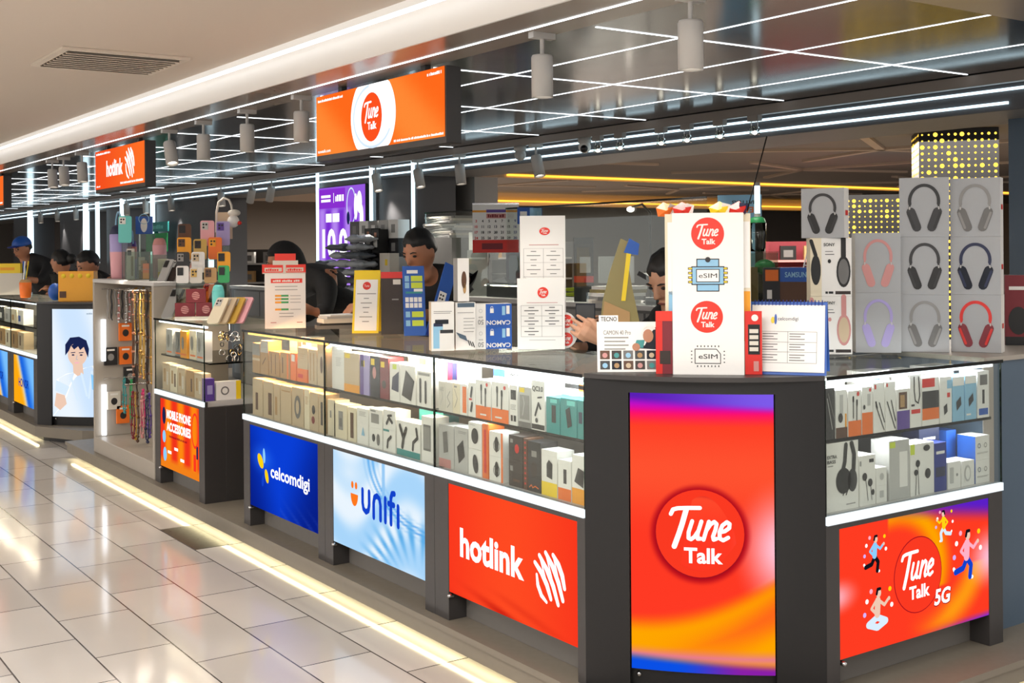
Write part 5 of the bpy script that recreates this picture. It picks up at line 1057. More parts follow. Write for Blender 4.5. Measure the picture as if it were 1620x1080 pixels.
person('seated person in dark clothes holding a dark phone in both hands beside the price sheets', (3.62, 3.74, .66), (3.46, 3.72, 1.02), (3.33, 3.66, 1.335), (-1, -.15, 0), ((2.873, 3.715, 1.088), (2.872, 3.549, 1.112)), 'skinpale', 'cloth_black', 'cloth_navy', 'long', 30, .004, seated=True, hand_dir=((.287, -.2, .85), (-.656, .456, .5)), hand_up=((-.371, .866, 0), (-.57, -.82, 0)))
m = MB(); m.rbox(-.038, .038, -.0045, .0045, 0, .15, 'cloth_navy', .004); m.rbox(-.035, .035, -.0052, -.0044, .006, .144, 'black', .0005); m.build('mobile_phone', at=(2.868, 3.640, 1.10), rz=R(-42), rx=R(-6), label='dark blue mobile phone held in the hands of the seated person', cat='phone')
def cap(t, HM):
    c = MB(); c.T = HM
    c.ell((0, .004, .04), .090, .112, .098, 'blue', 24, lambda q: q if q.z > -.05 else Vector((q.x * .9, q.y * .9, -.05))); c.ell((0, -.115, .045), .07, .06, .008, 'deepblue', 14); c.build('cap', t)
    g = MB(); g.T = HM
    for s in (-1, 1): g.tube([(s * .033 + .022 * math.cos(a), -.108, .012 + .017 * math.sin(a)) for a in [R(30 * i) for i in range(12)]], .002, 'black', 5, closed=True)
    g.build('glasses', t)
person('person in a blue cap, glasses and black shirt behind the far counter', (3.3, 13.5, .98), (3.15, 13.5, 1.25), (2.98, 13.5, 1.51), (-.8, -.5, 0), ((2.95, 13.6, 1.17), (2.9, 13.2, 1.2)), 'skin', 'cloth_black', 'cloth_navy', 'short', 12, .014, cap)
person('person with dark hair tied in a bun, seen from the side behind the orange case', (3.2, 11.95, .85), (3.08, 11.95, 1.12), (2.98, 11.9, 1.365), (-.6, .8, 0), ((2.98, 12.2, 1.1), (2.95, 11.9, 1.1)), 'skin', 'cloth_black', 'cloth_navy', 'bun', 14, .014)
person('person with short dark hair bowing over the counter, next to the pink tumbler', (3.2, 10.95, .85), (3.08, 10.92, 1.12), (2.95, 10.85, 1.355), (-.9, -.2, 0), ((2.98, 11.1, 1.1), (2.95, 10.8, 1.1)), 'skin', 'cloth_black', 'cloth_navy', 'short', 26, .014)

# ------------------------------------------------------------------ the strap rack
t = thing('strap_rack', 'tall beige open rack with upright light tubes, hung with phone straps', 'display rack', (2.27, 8.25, .12), WEST)
w = 1.27
m = MB(); m.box(0, w, 0, .46, 0, .10, 'shell'); m.box(.0, .035, 0, .46, .10, 1.14, 'shell'); m.box(w - .035, w, 0, .46, .10, 1.14, 'shell'); m.box(.035, w - .035, .44, .46, .10, 1.14, 'offwhite'); m.box(-.0, w, 0, .46, 1.14, 1.165, 'lightgrey')
m.build('rack_body', t, bev=.004)
for z0, z1 in ((.10, .42), (.60, .86)): MB().cyl((.055, .055, z0 + .01), (.055, .055, z1 + .03), .016, 'led_case', n=14).build('light_tube', t)
for y in (8.14, 7.90, 7.66, 7.45):
    MB().cyl((8.25 - y, .03, 1.098), (8.25 - y, .44, 1.098), .004, 'metal', n=8).build('hanging_rail', t)
for y in (8.11, 7.65):
    MB().cyl((8.25 - y, .03, .50), (8.25 - y, .44, .50), .004, 'metal', n=8).build('hanging_rail', t)
MB().box(w, w + .002, .15, .26, 1.0, 1.08, 'darkbrown').build('label_plate', t)
lamp('rack_lamp', 'AREA', (2.40, 7.6, 1.24), 5, (1, .9, .75), 1.0, .05, rot=(0, R(25), R(0)))
def strap(at, ln, mat, bead=None, wd=.03):
    m = MB(); n = 12
    pts = [(wd / 2 * math.sin(2 * math.pi * i / n) * (.4 + .6 * (.5 - .5 * math.cos(2 * math.pi * i / n))), .004 * math.sin(i * 2.3), -ln / 2 + ln / 2 * math.cos(2 * math.pi * i / n)) for i in range(n)]
    m.tube(pts, .004, mat, 6, closed=True); o = m.build('phone_strap', at=at, rz=WEST)
    if bead:
        b = MB()
        for k in range(14):
            a = 2 * math.pi * (k + .5) / 14; r = .0075 + .003 * (k % 3 == 0)
            b.ell((wd / 2 * math.sin(a) * (.4 + .6 * (.5 - .5 * math.cos(a))), 0, -ln / 2 + ln / 2 * math.cos(a)), r, r, r, bead, 8)
        b.build('bead_trim', o)
    return o
SL = [('grey', None, .20, 'grey cord phone strap in the strap rack'), ('charcoal', None, .22, 'black cord phone strap in the strap rack'), ('rose', 'silver', .22, 'pink and silver beaded strap in the strap rack'), ('lightgrey', 'silver', .26, 'silver beaded strap in the strap rack'),
      ('gold', 'goldmetal', .30, 'gold beaded strap in the strap rack'), ('brown', 'copper', .62, 'long copper beaded strap in the strap rack'), ('darkbrown', 'brown', .66, 'long brown beaded strap in the strap rack'), ('gold', 'goldmetal', .58, 'long gold beaded strap in the strap rack')]
SP = [(8.14, 2.34 + .024 * i, o) for i, o in enumerate((0, 1, 0, 2, 1, 3, 2, 3, 4, 3, 4, 1))] + [(7.90, 2.45 + .026 * i, o) for i, o in enumerate((4, 5, 6, 5, 7, 6, 5, 7))] + [(7.66, 2.36 + .022 * i, o) for i, o in enumerate((5, 6, 7, 5, 6))] + [(7.45, 2.36 + .024 * i, o) for i, o in enumerate((7, 6, 7))]
for i, (y, x, order) in enumerate(SP):
    mat, bead, ln, lab = SL[order]
    s = strap((x, y, 1.218 - .004 * (i % 2)), ln * (1 - .06 * (i % 3)), mat, bead, .035)
    tag(s, lab, 'phone strap', lab.replace(' strap in', ' straps in'))
for i, (mat, y, x, z, ln, lab) in enumerate((('teal', 8.12, 2.44, .62, .24, 'teal cord loop hanging low in the strap rack'), ('green', 8.10, 2.48, .60, .26, 'green cord loop hanging low in the strap rack'), ('gold', 7.70, 2.38, .56, .30, 'yellow braided cord in the low bunch of the rack'), ('maroon', 7.68, 2.36, .57, .30, 'dark red braided cord in the low bunch of the rack'), ('hotpink', 7.66, 2.42, .58, .24, 'pink braided cord in the low bunch of the rack'), ('brown', 7.72, 2.40, .56, .32, 'brown braided cord in the low bunch of the rack'), ('purple', 7.60, 2.44, .56, .28, 'violet braided cord in the low bunch of the rack'), ('navy', 7.58, 2.42, .55, .30, 'navy braided cord in the low bunch of the rack'), ('rose', 7.62, 2.40, .54, .26, 'rose braided cord in the low bunch of the rack'))):
    s = strap((x, y, z), ln, mat, mat, .08); tag(s, lab, 'phone strap')
for i, (c, x, z, lab) in enumerate((('orange', 2.47, .86, 'upper orange card pack hung in the strap rack'), ('orange', 2.47, .70, 'lower orange card pack hung in the strap rack'), ('offwhite', 2.57, .86, 'cream card pack hung beside the upper orange one'), ('offwhite', 2.57, .70, 'cream card pack hung beside the lower orange one'), ('charcoal', 2.50, .56, 'black accessory pack hung below the orange packs'), ('offwhite', 2.39, .40, 'cream card pack low in the strap rack'), ('orange', 2.45, .30, 'small orange pack near the rack floor'), ('charcoal', 2.37, .70, 'black accessory pack beside the upper light tube'))):
    carton(lab, .085, .02, .12, (x, 8.185, z), 0, c, [('e', .5, .45, .25, .2, 'charcoal' if c != 'charcoal' else 'grey'), ('r', .2, .8, .8, .9, 'white')], name='card_pack', cat='card pack')
# ------------------------------------------------------------------ on top of the strap rack
RZ = 1.2855
def cup(label, at, r, h, m1, m2, lid='white', straw=None, name='tumbler', cat='tumbler', handle=False):
    t = thing(name, label, cat, at)
    MB().lathe((0, 0, 0), [(0, 0), (r * .82, 0), (r * .9, .02), (r, h * .5)], m1, 20).lathe((0, 0, 0), [(r, h * .5), (r * 1.02, h * .82), (r * .96, h * .83), (0, h * .83)], m2, 20).build('cup_body', t)
    MB().lathe((0, 0, h * .83), [(0, h * .17), (r * .5, h * .17), (r * .8, h * .13), (r * .98, h * .02), (r * .98, 0)], lid, 20).build('lid', t)
    if handle: MB().tube([(0, -r * 1.1 * math.cos(R(a)), h * (.9 + .35 * math.sin(R(a)))) for a in range(0, 181, 20)], .006, 'skyblue', 8).build('carry_loop', t)
    return t
cup('tall tumbler with a pink foot and pale lilac upper, on the strap rack', (2.42, 8.16, RZ), .058, .36, 'pink', 'lilac', 'navy', handle=True)
cup('mauve tumbler with a pale blue carry loop at the rack end', (2.52, 8.205, RZ), .036, .26, 'lilac', 'rose', 'purple', handle=True)
def phone_case(label, at, rz, m1, cam='charcoal', tilt=-10, w=.078, h=.155, group=None, d=.011, cols=2):
    t = thing('phone_case', label, 'phone case', at, rz, group)
    m = MB(); T = Matrix.Rotation(R(tilt), 4, 'X'); m.T = T
    pr_ = [(cx * (w / 2 - .012) + .012 * math.cos(a), h / 2 + cz * (h / 2 - .012) + .012 * math.sin(a)) for cx, cz, a0 in ((1, 1, 0), (-1, 1, 90), (-1, -1, 180), (1, -1, 270)) for a in [R(a0 + 22.5 * i) for i in range(5)]]
    m.prism(pr_, -d, 0, m1, fr=flat((0, 0, 0), (1, 0, 0), (0, 0, 1))); m.build('case_shell', t)
    m = MB(); m.T = T; m.rbox(-w / 2 + .006, -w / 2 + .006 + w * .48, -.003, .0005, h - .055, h - .010, cam, .001)
    for i in range(3): m.cyl((-w / 2 + .018 + .016 * (i % 2), -.004, h - .024 - .018 * (i // 2)), (-w / 2 + .018 + .016 * (i % 2), 0, h - .024 - .018 * (i // 2)), .006, 'black', n=10)
    m.build('camera_cutout', t); return t
phone_case('shiny aqua phone case held high above the tumblers', (2.42, 8.02, RZ + .24), R(-25), 'aqua', 'white', -4, .085, .18)
MB().box(-.03, .03, -.002, .03, 0, .238, 'acrylic').build('display_block', at=(2.43, 8.02, RZ), rz=R(-25), label='clear upright block that lifts the aqua phone case', cat='display block')
MB().rbox(-.05, .05, -.03, .03, 0, .30, 'acrylic', .01).build('display_block', at=(2.60, 8.12, RZ), rz=R(-25), label='clear upright block under the blue case pack', cat='display block')
carton('bright blue case pack high above the pink tumbler', .11, .03, .12, (2.58, 8.12, RZ + .3005), R(-25), 'blue', [('e', .5, .5, .2, .4, 'white'), ('c', .5, .85, .3, .05, 'skyblue')], name='case_pack')
def clear_bin(label, at, rz, w, d, h):
    t = thing('clear_bin', label, 'acrylic bin', at, rz); k = .003
    m = MB(); m.box(-w / 2, w / 2, 0, k, 0, h, 'acrylic'); m.box(-w / 2, w / 2, d - k, d, 0, h, 'acrylic'); m.box(-w / 2, -w / 2 + k, k, d - k, 0, h, 'acrylic'); m.box(w / 2 - k, w / 2, k, d - k, 0, h, 'acrylic'); m.build('bin_walls', t)
    MB().box(-w / 2, w / 2, 0, d, -.0, .004, 'acrylic').build('bin_floor', t); return t
clear_bin('larger clear acrylic bin with yellow bottomed packs on the strap rack', (2.40, 7.66, RZ), R(-20), .17, .12, .18)
clear_bin('smaller clear acrylic bin with a yellow pack on the strap rack', (2.40, 7.28, RZ), R(-20), .11, .10, .16)
for i, (y, c, l) in enumerate(((7.70, 'offwhite', 'cream pack in the larger clear bin, at its far end'), (7.655, 'beige', 'beige pack in the larger clear bin'), (7.615, 'copper', 'copper pack in the larger clear bin'))):
    carton(l, .038, .06, .14 - .02 * i, (2.43 + .0 * i, y, RZ + .0045), R(-20), c, [('r', 0, 0, 1, .4, 'khaki' if i == 0 else 'tan'), ('r', 0, .6, 1, .64, 'grey')], name='case_pack')
carton('cream pack with a yellow foot in the smaller clear bin', .06, .05, .13, (2.43, 7.285, RZ + .0045), R(-20), 'cream', [('r', 0, 0, 1, .38, 'yellow')], name='case_pack')
carton('slim white pack with a yellow stripe next to the larger clear bin', .05, .04, .2, (2.42, 7.90, RZ), R(-20), 'offwhite', [('r', .55, .1, .85, .75, 'khaki'), ('r', .1, .78, .6, .95, 'charcoal')], name='case_pack')
cup('small dusty pink pouch cup behind the larger clear bin', (2.60, 7.86, RZ), .045, .27, 'rose', 'pink', 'rose', name='drink_bottle', cat='bottle')
for i, (m1, l) in enumerate((('grey', 'grey phone case leaning in the row on the strap rack, first'), ('darkbrown', 'brown phone case leaning in the row on the strap rack'), ('offwhite', 'cream phone case leaning in the row on the strap rack'), ('rose', 'dusty rose phone case leaning in the row on the strap rack, last'))):
    phone_case(l, (2.36 + .042 * i, 7.12 - .012 * i, RZ), R(-70), m1, 'lightgrey' if i % 2 else 'black', -28, .075, .15)
t = thing('shop_sign', 'teal shop sign board on a post far behind the strap rack', 'sign', (4.9, 15.0, .12), WEST)
MB().box(-.02, .02, 0, .04, 0, 1.62, 'teal').build('post', t); m = MB(); m.box(-.55, .55, -.02, 0, 1.60, 1.72, 'teal'); m.box(-.3, .5, -.015, 0, 1.35, 1.58, 'green'); m.fr = flat((0, -.0205, 1.66), (1, 0, 0), (0, 0, 1)); tiny(m, -.4, -.025, .8, .05, 'aqua', 1); m.build('board', t)

# ------------------------------------------------------------------ on the accessories counter
BY = R(-22)
t = thing('case_stand', 'stepped clear acrylic stand full of phone cases on the small counter', 'display stand', (2.44, 6.62, TOPZ), BY)
ST = ((0, .0, .205), (.06, 0, .265), (.12, 0, .34), (.18, 0, .42))
for i, (d, _, z) in enumerate(ST): MB().box(-.15, .15, d, d + .058, z - .006, z, 'acrylic').build('step', t)
for x in (-.15, .146): MB().box(x, x + .004, 0, .24, 0, .205, 'acrylic').build('side_panel', t)
MB().box(-.146, .146, .234, .24, 0, .42, 'acrylic').build('rear_panel', t)
def on_step(i, x): d, _, z = ST[i]; c, s = math.cos(BY), math.sin(BY); return (2.44 + x * c - (d + .028) * s, 6.62 + x * s + (d + .028) * c, TOPZ + z)
for i, x, m1, cam, l, w, h in ((0, -.115, 'white', 'black', 'black and white patterned phone case on the lowest step', .07, .10), (0, -.04, 'offwhite', 'gold', 'cream phone case with a gold camera frame on the lowest step', .07, .09), (0, .04, 'tan', 'brown', 'leopard tan phone case on the lowest step', .07, .09), (0, .115, 'green', 'black', 'dark green phone case on the lowest step', .065, .10),
                                (1, -.115, 'charcoal', 'grey', 'charcoal patterned phone case on the second step', .075, .12), (1, -.03, 'white', 'beige', 'white phone case on the second step', .075, .12), (1, .115, 'amber', 'black', 'amber phone case with a black camera block on the second step', .075, .12),
                                (2, -.11, 'amber', 'brown', 'amber yellow phone case on the third step', .08, .13), (2, -.02, 'gold', 'darkbrown', 'golden patterned phone case on the third step', .075, .12), (2, .065, 'orange', 'amber', 'bright orange phone case on the third step', .078, .13),
                                (3, -.11, 'brown', 'black', 'brown marbled phone case on the top step', .075, .13), (3, .02, 'pink', 'lightgrey', 'pale pink phone case on the top step', .08, .15), (3, .11, 'lilac', 'purple', 'lilac phone case on the top step', .078, .145)):
    phone_case(l, on_step(i, x), BY, m1, cam, -8, w, h)
t = thing('plush_case', 'beige case with a white cuddly figure and a tall looped handle, topmost on the stand', 'phone case', (2.66, 6.86, TOPZ), BY)
MB().box(-.05, .05, 0, .012, .46, .62, 'beige').box(-.01, .01, .0, .012, 0, .46, 'acrylic').build('case_shell', t)
m = MB(); m.tube([(-.045, .004, .50), (-.042, .004, .62), (-.03, .004, .68), (0, .004, .705), (.03, .004, .695), (.045, .004, .66), (.05, .004, .61)], .007, 'offwhite', 8); m.build('handle_loop', t)
m = MB(); m.ell((.055, -.02, .565), .036, .032, .038, 'white', 16); m.ell((.06, -.02, .615), .038, .03, .022, 'offwhite', 14); m.build('plush_figure', t)
MB().ell((.09, -.03, .555), .016, .016, .012, 'red', 10).build('red_bead', t)
for k, (dx, dz, l) in enumerate(((-.06, 0, 'dark red card box with a white shell print, lower, nearer the strap rack'), (.055, 0, 'dark red card box with a white shell print, lower, nearer the teal bottle'), (0, .078, 'dark red card box with a white shell print, on top of two others'))):
    o = carton(l, .108, .05, .076, (2.375 + dx * math.cos(BY), 6.56 + dx * math.sin(BY), TOPZ + .02 + dz), BY, 'maroon', [('e', .5, .5, .2, .3, 'rose', 20), ('s', [(.3, .4), (.65, .3)], .03, 'maroon', 5), ('s', [(.32, .55), (.7, .45)], .03, 'maroon', 5), ('s', [(.38, .68), (.7, .6)], .03, 'maroon', 5)], name='card_box')
for i in range(2): MB().rbox(-.115, .115, -.05, .07, 0, .0095, ('white', 'offwhite')[i], .03).build('flat_pack', at=(2.375, 6.56, TOPZ + .01 * i), rz=BY, label=('white flat pack under the dark red boxes, lying on the glass', 'cream flat pack under the dark red boxes, the upper of two')[i], cat='flat pack')
cup('slim teal drinking bottle beside the dark red boxes', (2.43, 6.36, TOPZ), .033, .20, 'aqua', 'aqua', 'aqua', name='drink_bottle', cat='bottle')
for i, (m1, l, y) in enumerate((('grey', 'grey patterned phone case leaning at the end of the small counter', 6.90), ('beige', 'beige phone case in the leaning row at the end of the small counter', 6.86), ('darkbrown', 'brown phone case in the leaning row of the small counter', 6.82), ('offwhite', 'pale phone case in the leaning row of the small counter', 6.78))):
    phone_case(l, (2.31 + .040 * i, 6.88 - .012 * i, TOPZ), R(-60), m1, 'black', -32, .08, .20)
phone_case('orange phone case leaning last in the row of pale ones', (2.475, 6.83, TOPZ), R(-60), 'orange', 'red', -32, .075, .235)
for i, (m1, l) in enumerate((('cream', 'cream phone case leaning beside the rate card, first of the row'), ('beige', 'beige phone case leaning beside the rate card'), ('gold', 'gold edged phone case leaning beside the rate card'), ('pink', 'pink phone case leaning nearest the rate card'))):
    phone_case(l, (2.335 + .042 * i, 6.205 - .012 * i, TOPZ), R(-60), m1, 'lightgrey', -36, .08, .165)
t = thing('desk_lamp_fan', 'small round grey and white desk fan behind the pink phone case', 'fan', (2.70, 6.22, TOPZ))
MB().lathe((0, 0, 0), [(0, 0), (.045, 0), (.045, .012), (.01, .02)], 'lightgrey', 18).build('base', t); MB().cyl((0, 0, .015), (0, 0, .14), .007, 'white', n=10).build('stem', t); MB().ell((0, 0, .185), .05, .05, .05, 'white', 18).build('fan_head', t)
t.name = 'desk_fan'

# ------------------------------------------------------------------ by the far corner column
m = MB(); t = thing('orange_case', 'bright orange see-through acrylic case on the portrait column', 'acrylic case', (2.52, 9.62, 1.081), R(-30))
w, d, h = .27, .12, .235
m.box(-w / 2, w / 2, 0, .004, 0, h, 'bright_amber'); m.box(-w / 2, w / 2, d - .004, d, 0, h, 'bright_amber'); m.box(-w / 2, -w / 2 + .004, .004, d - .004, 0, h, 'bright_amber'); m.box(w / 2 - .004, w / 2, .004, d - .004, 0, h, 'bright_amber'); m.box(-w / 2, w / 2, 0, d, 0, .004, 'bright_amber'); m.build('case_walls', t)
MB().box(-w / 2 + .01, -w / 2 + .06, -.003, 0, .03, .08, 'brown').build('latch', t)
m = MB()
for i in range(4): m.lathe((-.095 + i * .063, -.001, .20), [(0, .004), (.014, .004), (.018, 0)], 'yellow', 12, (0, -1, 0))
m.build('cap_row', t)  # row of round raised caps on the case front
MB().ell((0, 0, .07), .055, .055, .07, 'blue', 18).build('ball', at=(2.44, 9.93, 1.081), label='shiny blue round ball half behind the orange case', cat='ball')
carton('dark box with a brown edge behind the blue ball', .2, .1, .17, (2.56, 10.12, TOPZ), WEST, 'cloth_navy', [('r', 0, 0, .2, 1, 'brown')])
carton('yellow long box held up at the far counter', .25, .08, .09, (2.45, 11.75, TOPZ + .2), R(-25), 'yellow', [('r', .3, .3, .8, .6, 'amber')])
MB().box(-.14, .14, 0, .12, 0, .1995, 'offwhite').build('storage_box', at=(2.45, 11.75, TOPZ), rz=R(-25), label='pale storage box under the yellow long box', cat='box')
cup('small orange pen cup at the far counter', (2.42, 10.85, TOPZ), .05, .16, 'orange', 'orange', 'tan', name='pen_cup', cat='pen cup')
for i, (c, a) in enumerate((('white', 8), ('blue', -6), ('yellow', 14), ('skyblue', -14))):
    MB().cyl((0, 0, 0), (math.sin(R(a)) * .1, 0, .16), .006, c, n=8).build('pen', at=(2.40 + .012 * i, 10.83 + .014 * i, TOPZ + .155), label='%s pen standing in the orange pen cup' % {'white': 'white', 'blue': 'blue', 'yellow': 'yellow', 'skyblue': 'pale blue'}[c], cat='pen')
for i in range(5):
    carton('%s pack in the far glass counter, upper shelf' % ('white', 'silver', 'pale grey', 'cream', 'blue printed')[i], .2, .08, .12, (2.31, 10.6 - .24 * i + .9, ZU), WEST, ('white', 'silver', 'lightgrey', 'cream', 'white')[i], [('r', .1, .2, .5, .6, ('skyblue', 'white', 'grey', 'tan', 'blue')[i])])
    carton('%s carton in the far glass counter, lower shelf' % ('beige', 'tan', 'cream', 'brown', 'grey')[i], .21, .08, .14, (2.31, 10.6 - .24 * i + .9, ZL), WEST, ('beige', 'tan', 'cream', 'tan', 'beige')[i], [('r', .3, .2, .5, .8, 'brown')])
# ------------------------------------------------------------------ back counter and what lies on it
BT = 1.10
t = thing('back_counter', 'long grey back counter with drawers along the rear of the kiosk', 'counter', (4.97, 4.3, .12))
MB().box(.02, .50, 0, 4.25, 0, .95, 'midgrey').build('counter_base', t); MB().box(0, .53, -.01, 4.26, .95, .98, 'lightgrey').build('worktop', t)
for i in range(6):
    d = MB().box(.005, .02, .02 + i * .70, .70 + i * .70, .06, .93, 'grey').build('cabinet_door', t)
    MB().box(-.012, .005, .33 + i * .7, .40 + i * .7, .84, .85, 'metal').build('door_pull', d)
t = thing('back_counter', 'second grey back counter unit with plain doors, beside the dark column', 'counter', (4.80, 8.62, .12))
MB().box(.02, .19, 0, 3.6, 0, .95, 'midgrey').build('counter_base', t); MB().box(0, .20, -.01, 3.62, .95, .98, 'lightgrey').build('worktop', t)
for i in range(5): MB().box(.005, .02, .02 + i * .70, .70 + i * .70, .06, .93, 'grey').build('cabinet_door', t)
BT2 = BT
t = thing('glass_partition', 'clear glass partition standing on the back counter behind the calendar', 'glass partition', (5.02, 5.2, BT))
MB().box(0, .008, 0, 3.3, 0, .66, 'glass').build('pane', t); MB().box(-.001, .009, 0, 3.3, .66, .672, 'glass_edge').build('pane_edge', t)
F = R(-38)
def stuff_box(lab, y, z, w, h, body, prints=(), x=5.06, d=.12, rz=F, name='carton', **k): return carton(lab, w, d, h, (x, y, z), rz, body, prints, name=name, **k)
# calendar, blue notice
t = thing('wall_calendar', 'hanging wall calendar with bold dates and a red footer', 'calendar', (4.96, 7.36, 1.44), R(-36))
m = MB(); w, h = .345, .36; m.box(-w / 2, w / 2, 0, .004, 0, h, 'paper'); m.fr = flat((0, -.0003, 0), (1, 0, 0), (0, 0, 1)); m.rect(-w / 2, 0, w / 2, .095, 'red', 1); m.rect(-w * .3, .025, w * .15, .07, 'maroon', 2); m.rect(-w / 2, h - .06, w / 2, h - .045, 'amber', 1); m.rect(-w * .2, h - .062, w * .22, h - .04, 'purple', 2); m.rect(-w * .2, h - .105, w * .22, h - .07, 'rose', 2); tiny(m, -w * .17, h - .098, w * .36, .022, 'maroon', 3)
n = 3
for j in range(4):
    for i in range(7):
        if n > 30: break
        m.text(str(n), -w * .42 + i * w * .14, h - .125 - j * .042, .02, 'red' if i == 0 else 'deepblue' if i == 6 else 'charcoal', l=2, bold=.03); n += 1
m.build('sheet', t); MB().box(-w / 2, w / 2, -.006, .008, h - .004, h + .008, 'silver').build('hanger_bar', t)
m = MB(); m.box(-.09, .09, 0, .004, 0, .12, 'blue'); m.fr = flat((0, -.0003, 0), (1, 0, 0), (0, 0, 1)); m.rect(.0, .02, .085, .115, 'skyblue', 1); m.rect(-.07, .06, -.02, .09, 'paper', 1); m.build('notice_sign', at=(5.0, 6.98, 1.645), rz=F, label='small blue notice stuck on the glass beside the calendar', cat='notice')
# lit purple poster
m = MB(); m.box(9.44, 10.39, 0, .02, 1.14, 2.06, 'black'); q = MB()
t = thing('lit_poster', 'lit purple earphone poster on the back column', 'poster', (4.975, 9.92, 1.14), WEST)
MB().box(-.475, .475, 0, .02, 0, .92, 'black').build('poster_frame', t)
m = MB(); m.fr = flat((0, -.001, .46), (1, 0, 0), (0, 0, 1)); m.grid(30, 20, -.47, -.455, .47, .455, lambda u, v: mixc(rgb('7a2fd0'), rgb('b486f0'), .5 + .5 * math.sin(u * 22) * (v < .8)))
m.rect(-.47, .26, .08, .44, 'lit_purple', 1); m.rect(-.42, .32, -.22, .345, 'lit_white', 2); m.rect(-.42, .36, -.22, .385, 'lit_white', 2); m.rect(-.16, .31, -.15, .40, 'lit_white', 2); tiny(m, -.12, .32, .18, .06, 'lit_white', 2); m.text('10.0', -.14, -.07, .28, 'lit_white', w=.52, l=2, bold=.04); m.rect(-.32, .13, -.2, .21, 'lit_white', 2); m.rect(-.18, .13, -.04, .21, 'lit_white', 2)
m.ring(.2, .27, .085, .014, 'lit_pale', 2, ry=.16); m.disc(.14, .16, .03, 'lit_navy', ry=.06, l=3); m.disc(.36, .30, .05, 'lit_white', ry=.10, l=3); m.disc(.40, .16, .035, 'lit_white', ry=.12, l=3); m.disc(.29, .26, .035, 'lit_white', ry=.12, l=3); m.rect(-.15, -.40, .1, -.33, 'lit_white', 2)
m.build('poster_face', t)
# stacked stock beside the dark column
for r in range(4):
    for c in range(5):
        b = ('white', 'charcoal', 'white', 'lightgrey', 'grey', 'lightgrey', 'white', 'charcoal', 'white', 'white', 'charcoal', 'white', 'black', 'lightgrey', 'charcoal', 'white', 'lightgrey', 'grey', 'white', 'midgrey')[r * 5 + c]; z = BT + .155 * r
        row = ('lowest', 'second', 'third', 'top')[r]; colw = ('nearest the dark column', 'second from the dark column', 'in the middle', 'fourth from the dark column', 'beside the poster')[c]
        carton('%s phone carton, %s row of the stock wall, %s' % ({'white': 'white', 'charcoal': 'dark grey', 'lightgrey': 'pale grey', 'black': 'black', 'grey': 'grey', 'midgrey': 'mid grey'}[b], row, colw), .165, .11, .1545, (4.87, 8.76 + .176 * c, z), WEST, b, [('r', .3, .3, .7, .75, 'grey' if b != 'grey' else 'white')], name='phone_carton')
for i, (y, z, w, h, b, l, p) in enumerate(((9.02, BT, .12, .55, 'black', 'tall black box with a white label before the stock wall, farther one', [('r', .25, .72, .8, .84, 'white'), ('r', .35, .88, .7, .95, 'copper')]), (8.89, BT, .12, .54, 'black', 'tall black box with a white label before the stock wall, nearer one', [('r', .25, .72, .8, .84, 'white'), ('r', .35, .88, .7, .95, 'copper')]), (8.73, BT, .17, .34, 'offwhite', 'white phone box with a yellow square, before the stock wall', [('r', .55, .7, .8, .85, 'yellow')]))):
    carton(l, w, .09, h, (4.77, y, z), WEST, b, p, name='carton')
MB().box(0, .40, -.26, .26, 0, .46, 'grey').build('storage_crate', at=(4.985, 8.28, BT), rz=0, label='grey storage crate under the pile of newspapers', cat='crate')
for i in range(9):
    m = MB(); m.T = Matrix.Rotation(R(-8 + (i * 37) % 17), 4, 'Z'); m.rbox(-.16, .16, -.24, .24, 0, .019, ('lightgrey', 'offwhite', 'grey')[i % 3], .012); m.box(-.162, -.15, -.2, .2, .004, .014, ('grey', 'midgrey', 'offwhite')[i % 3])
    m.build('newspaper', at=(5.185, 8.28, BT + .4605 + .0195 * i), label=('topmost newspaper of the pile on the grey crate' if i == 8 else 'lowest newspaper of the pile on the grey crate' if i == 0 else 'folded newspaper within the pile on the grey crate'), cat='newspaper', group='newspapers in the pile' if 0 < i < 8 else None)
def bag(lab, at, rx_, ry_, rz_, mat, seed):
    rnd = random.Random(seed); ph = [rnd.uniform(0, 6) for _ in range(5)]; n = 14; vs, fs = [], []
    def put(i, j, top):
        x, y = 2 * i / n - 1, 2 * j / n - 1; e = (1 - x ** 8) * (1 - y ** 8)
        z = rz_ * (.2 + e * (.62 + .3 * math.sin(4 * x + ph[0]) * math.sin(3 * y + ph[1]) + .16 * math.sin(9 * x + 5 * y + ph[2])))
        z = (2 * rz_ - .001 if False else rz_ + z) if top else rz_ - z * .8
        return (rx_ * x * (1 + .05 * math.sin(4 * y + ph[3])), ry_ * y * (1 + .05 * math.sin(5 * x + ph[4])), z)
    for top in (0, 1): vs += [put(i, j, top) for j in range(n + 1) for i in range(n + 1)]
    k = (n + 1) ** 2; q = lambda i, j, t: t * k + j * (n + 1) + i
    for j in range(n):
        for i in range(n): fs += [(q(i, j, 1), q(i + 1, j, 1), q(i + 1, j + 1, 1), q(i, j + 1, 1)), (q(i, j + 1, 0), q(i + 1, j + 1, 0), q(i + 1, j, 0), q(i, j, 0))]
    for i in range(n): fs += [(q(i, 0, 0), q(i + 1, 0, 0), q(i + 1, 0, 1), q(i, 0, 1)), (q(i + 1, n, 0), q(i, n, 0), q(i, n, 1), q(i + 1, n, 1)), (q(0, i + 1, 0), q(0, i, 0), q(0, i, 1), q(0, i + 1, 1)), (q(n, i, 0), q(n, i + 1, 0), q(n, i + 1, 1), q(n, i, 1))]
    m = MB(); m.add(vs, fs, mat, True); return m.build('plastic_bag', at=at, rz=rnd.uniform(-.2, .2), label=lab, cat='bag')
BL = [('silvery', 'bag'), ('dark grey', 'darkbag')]
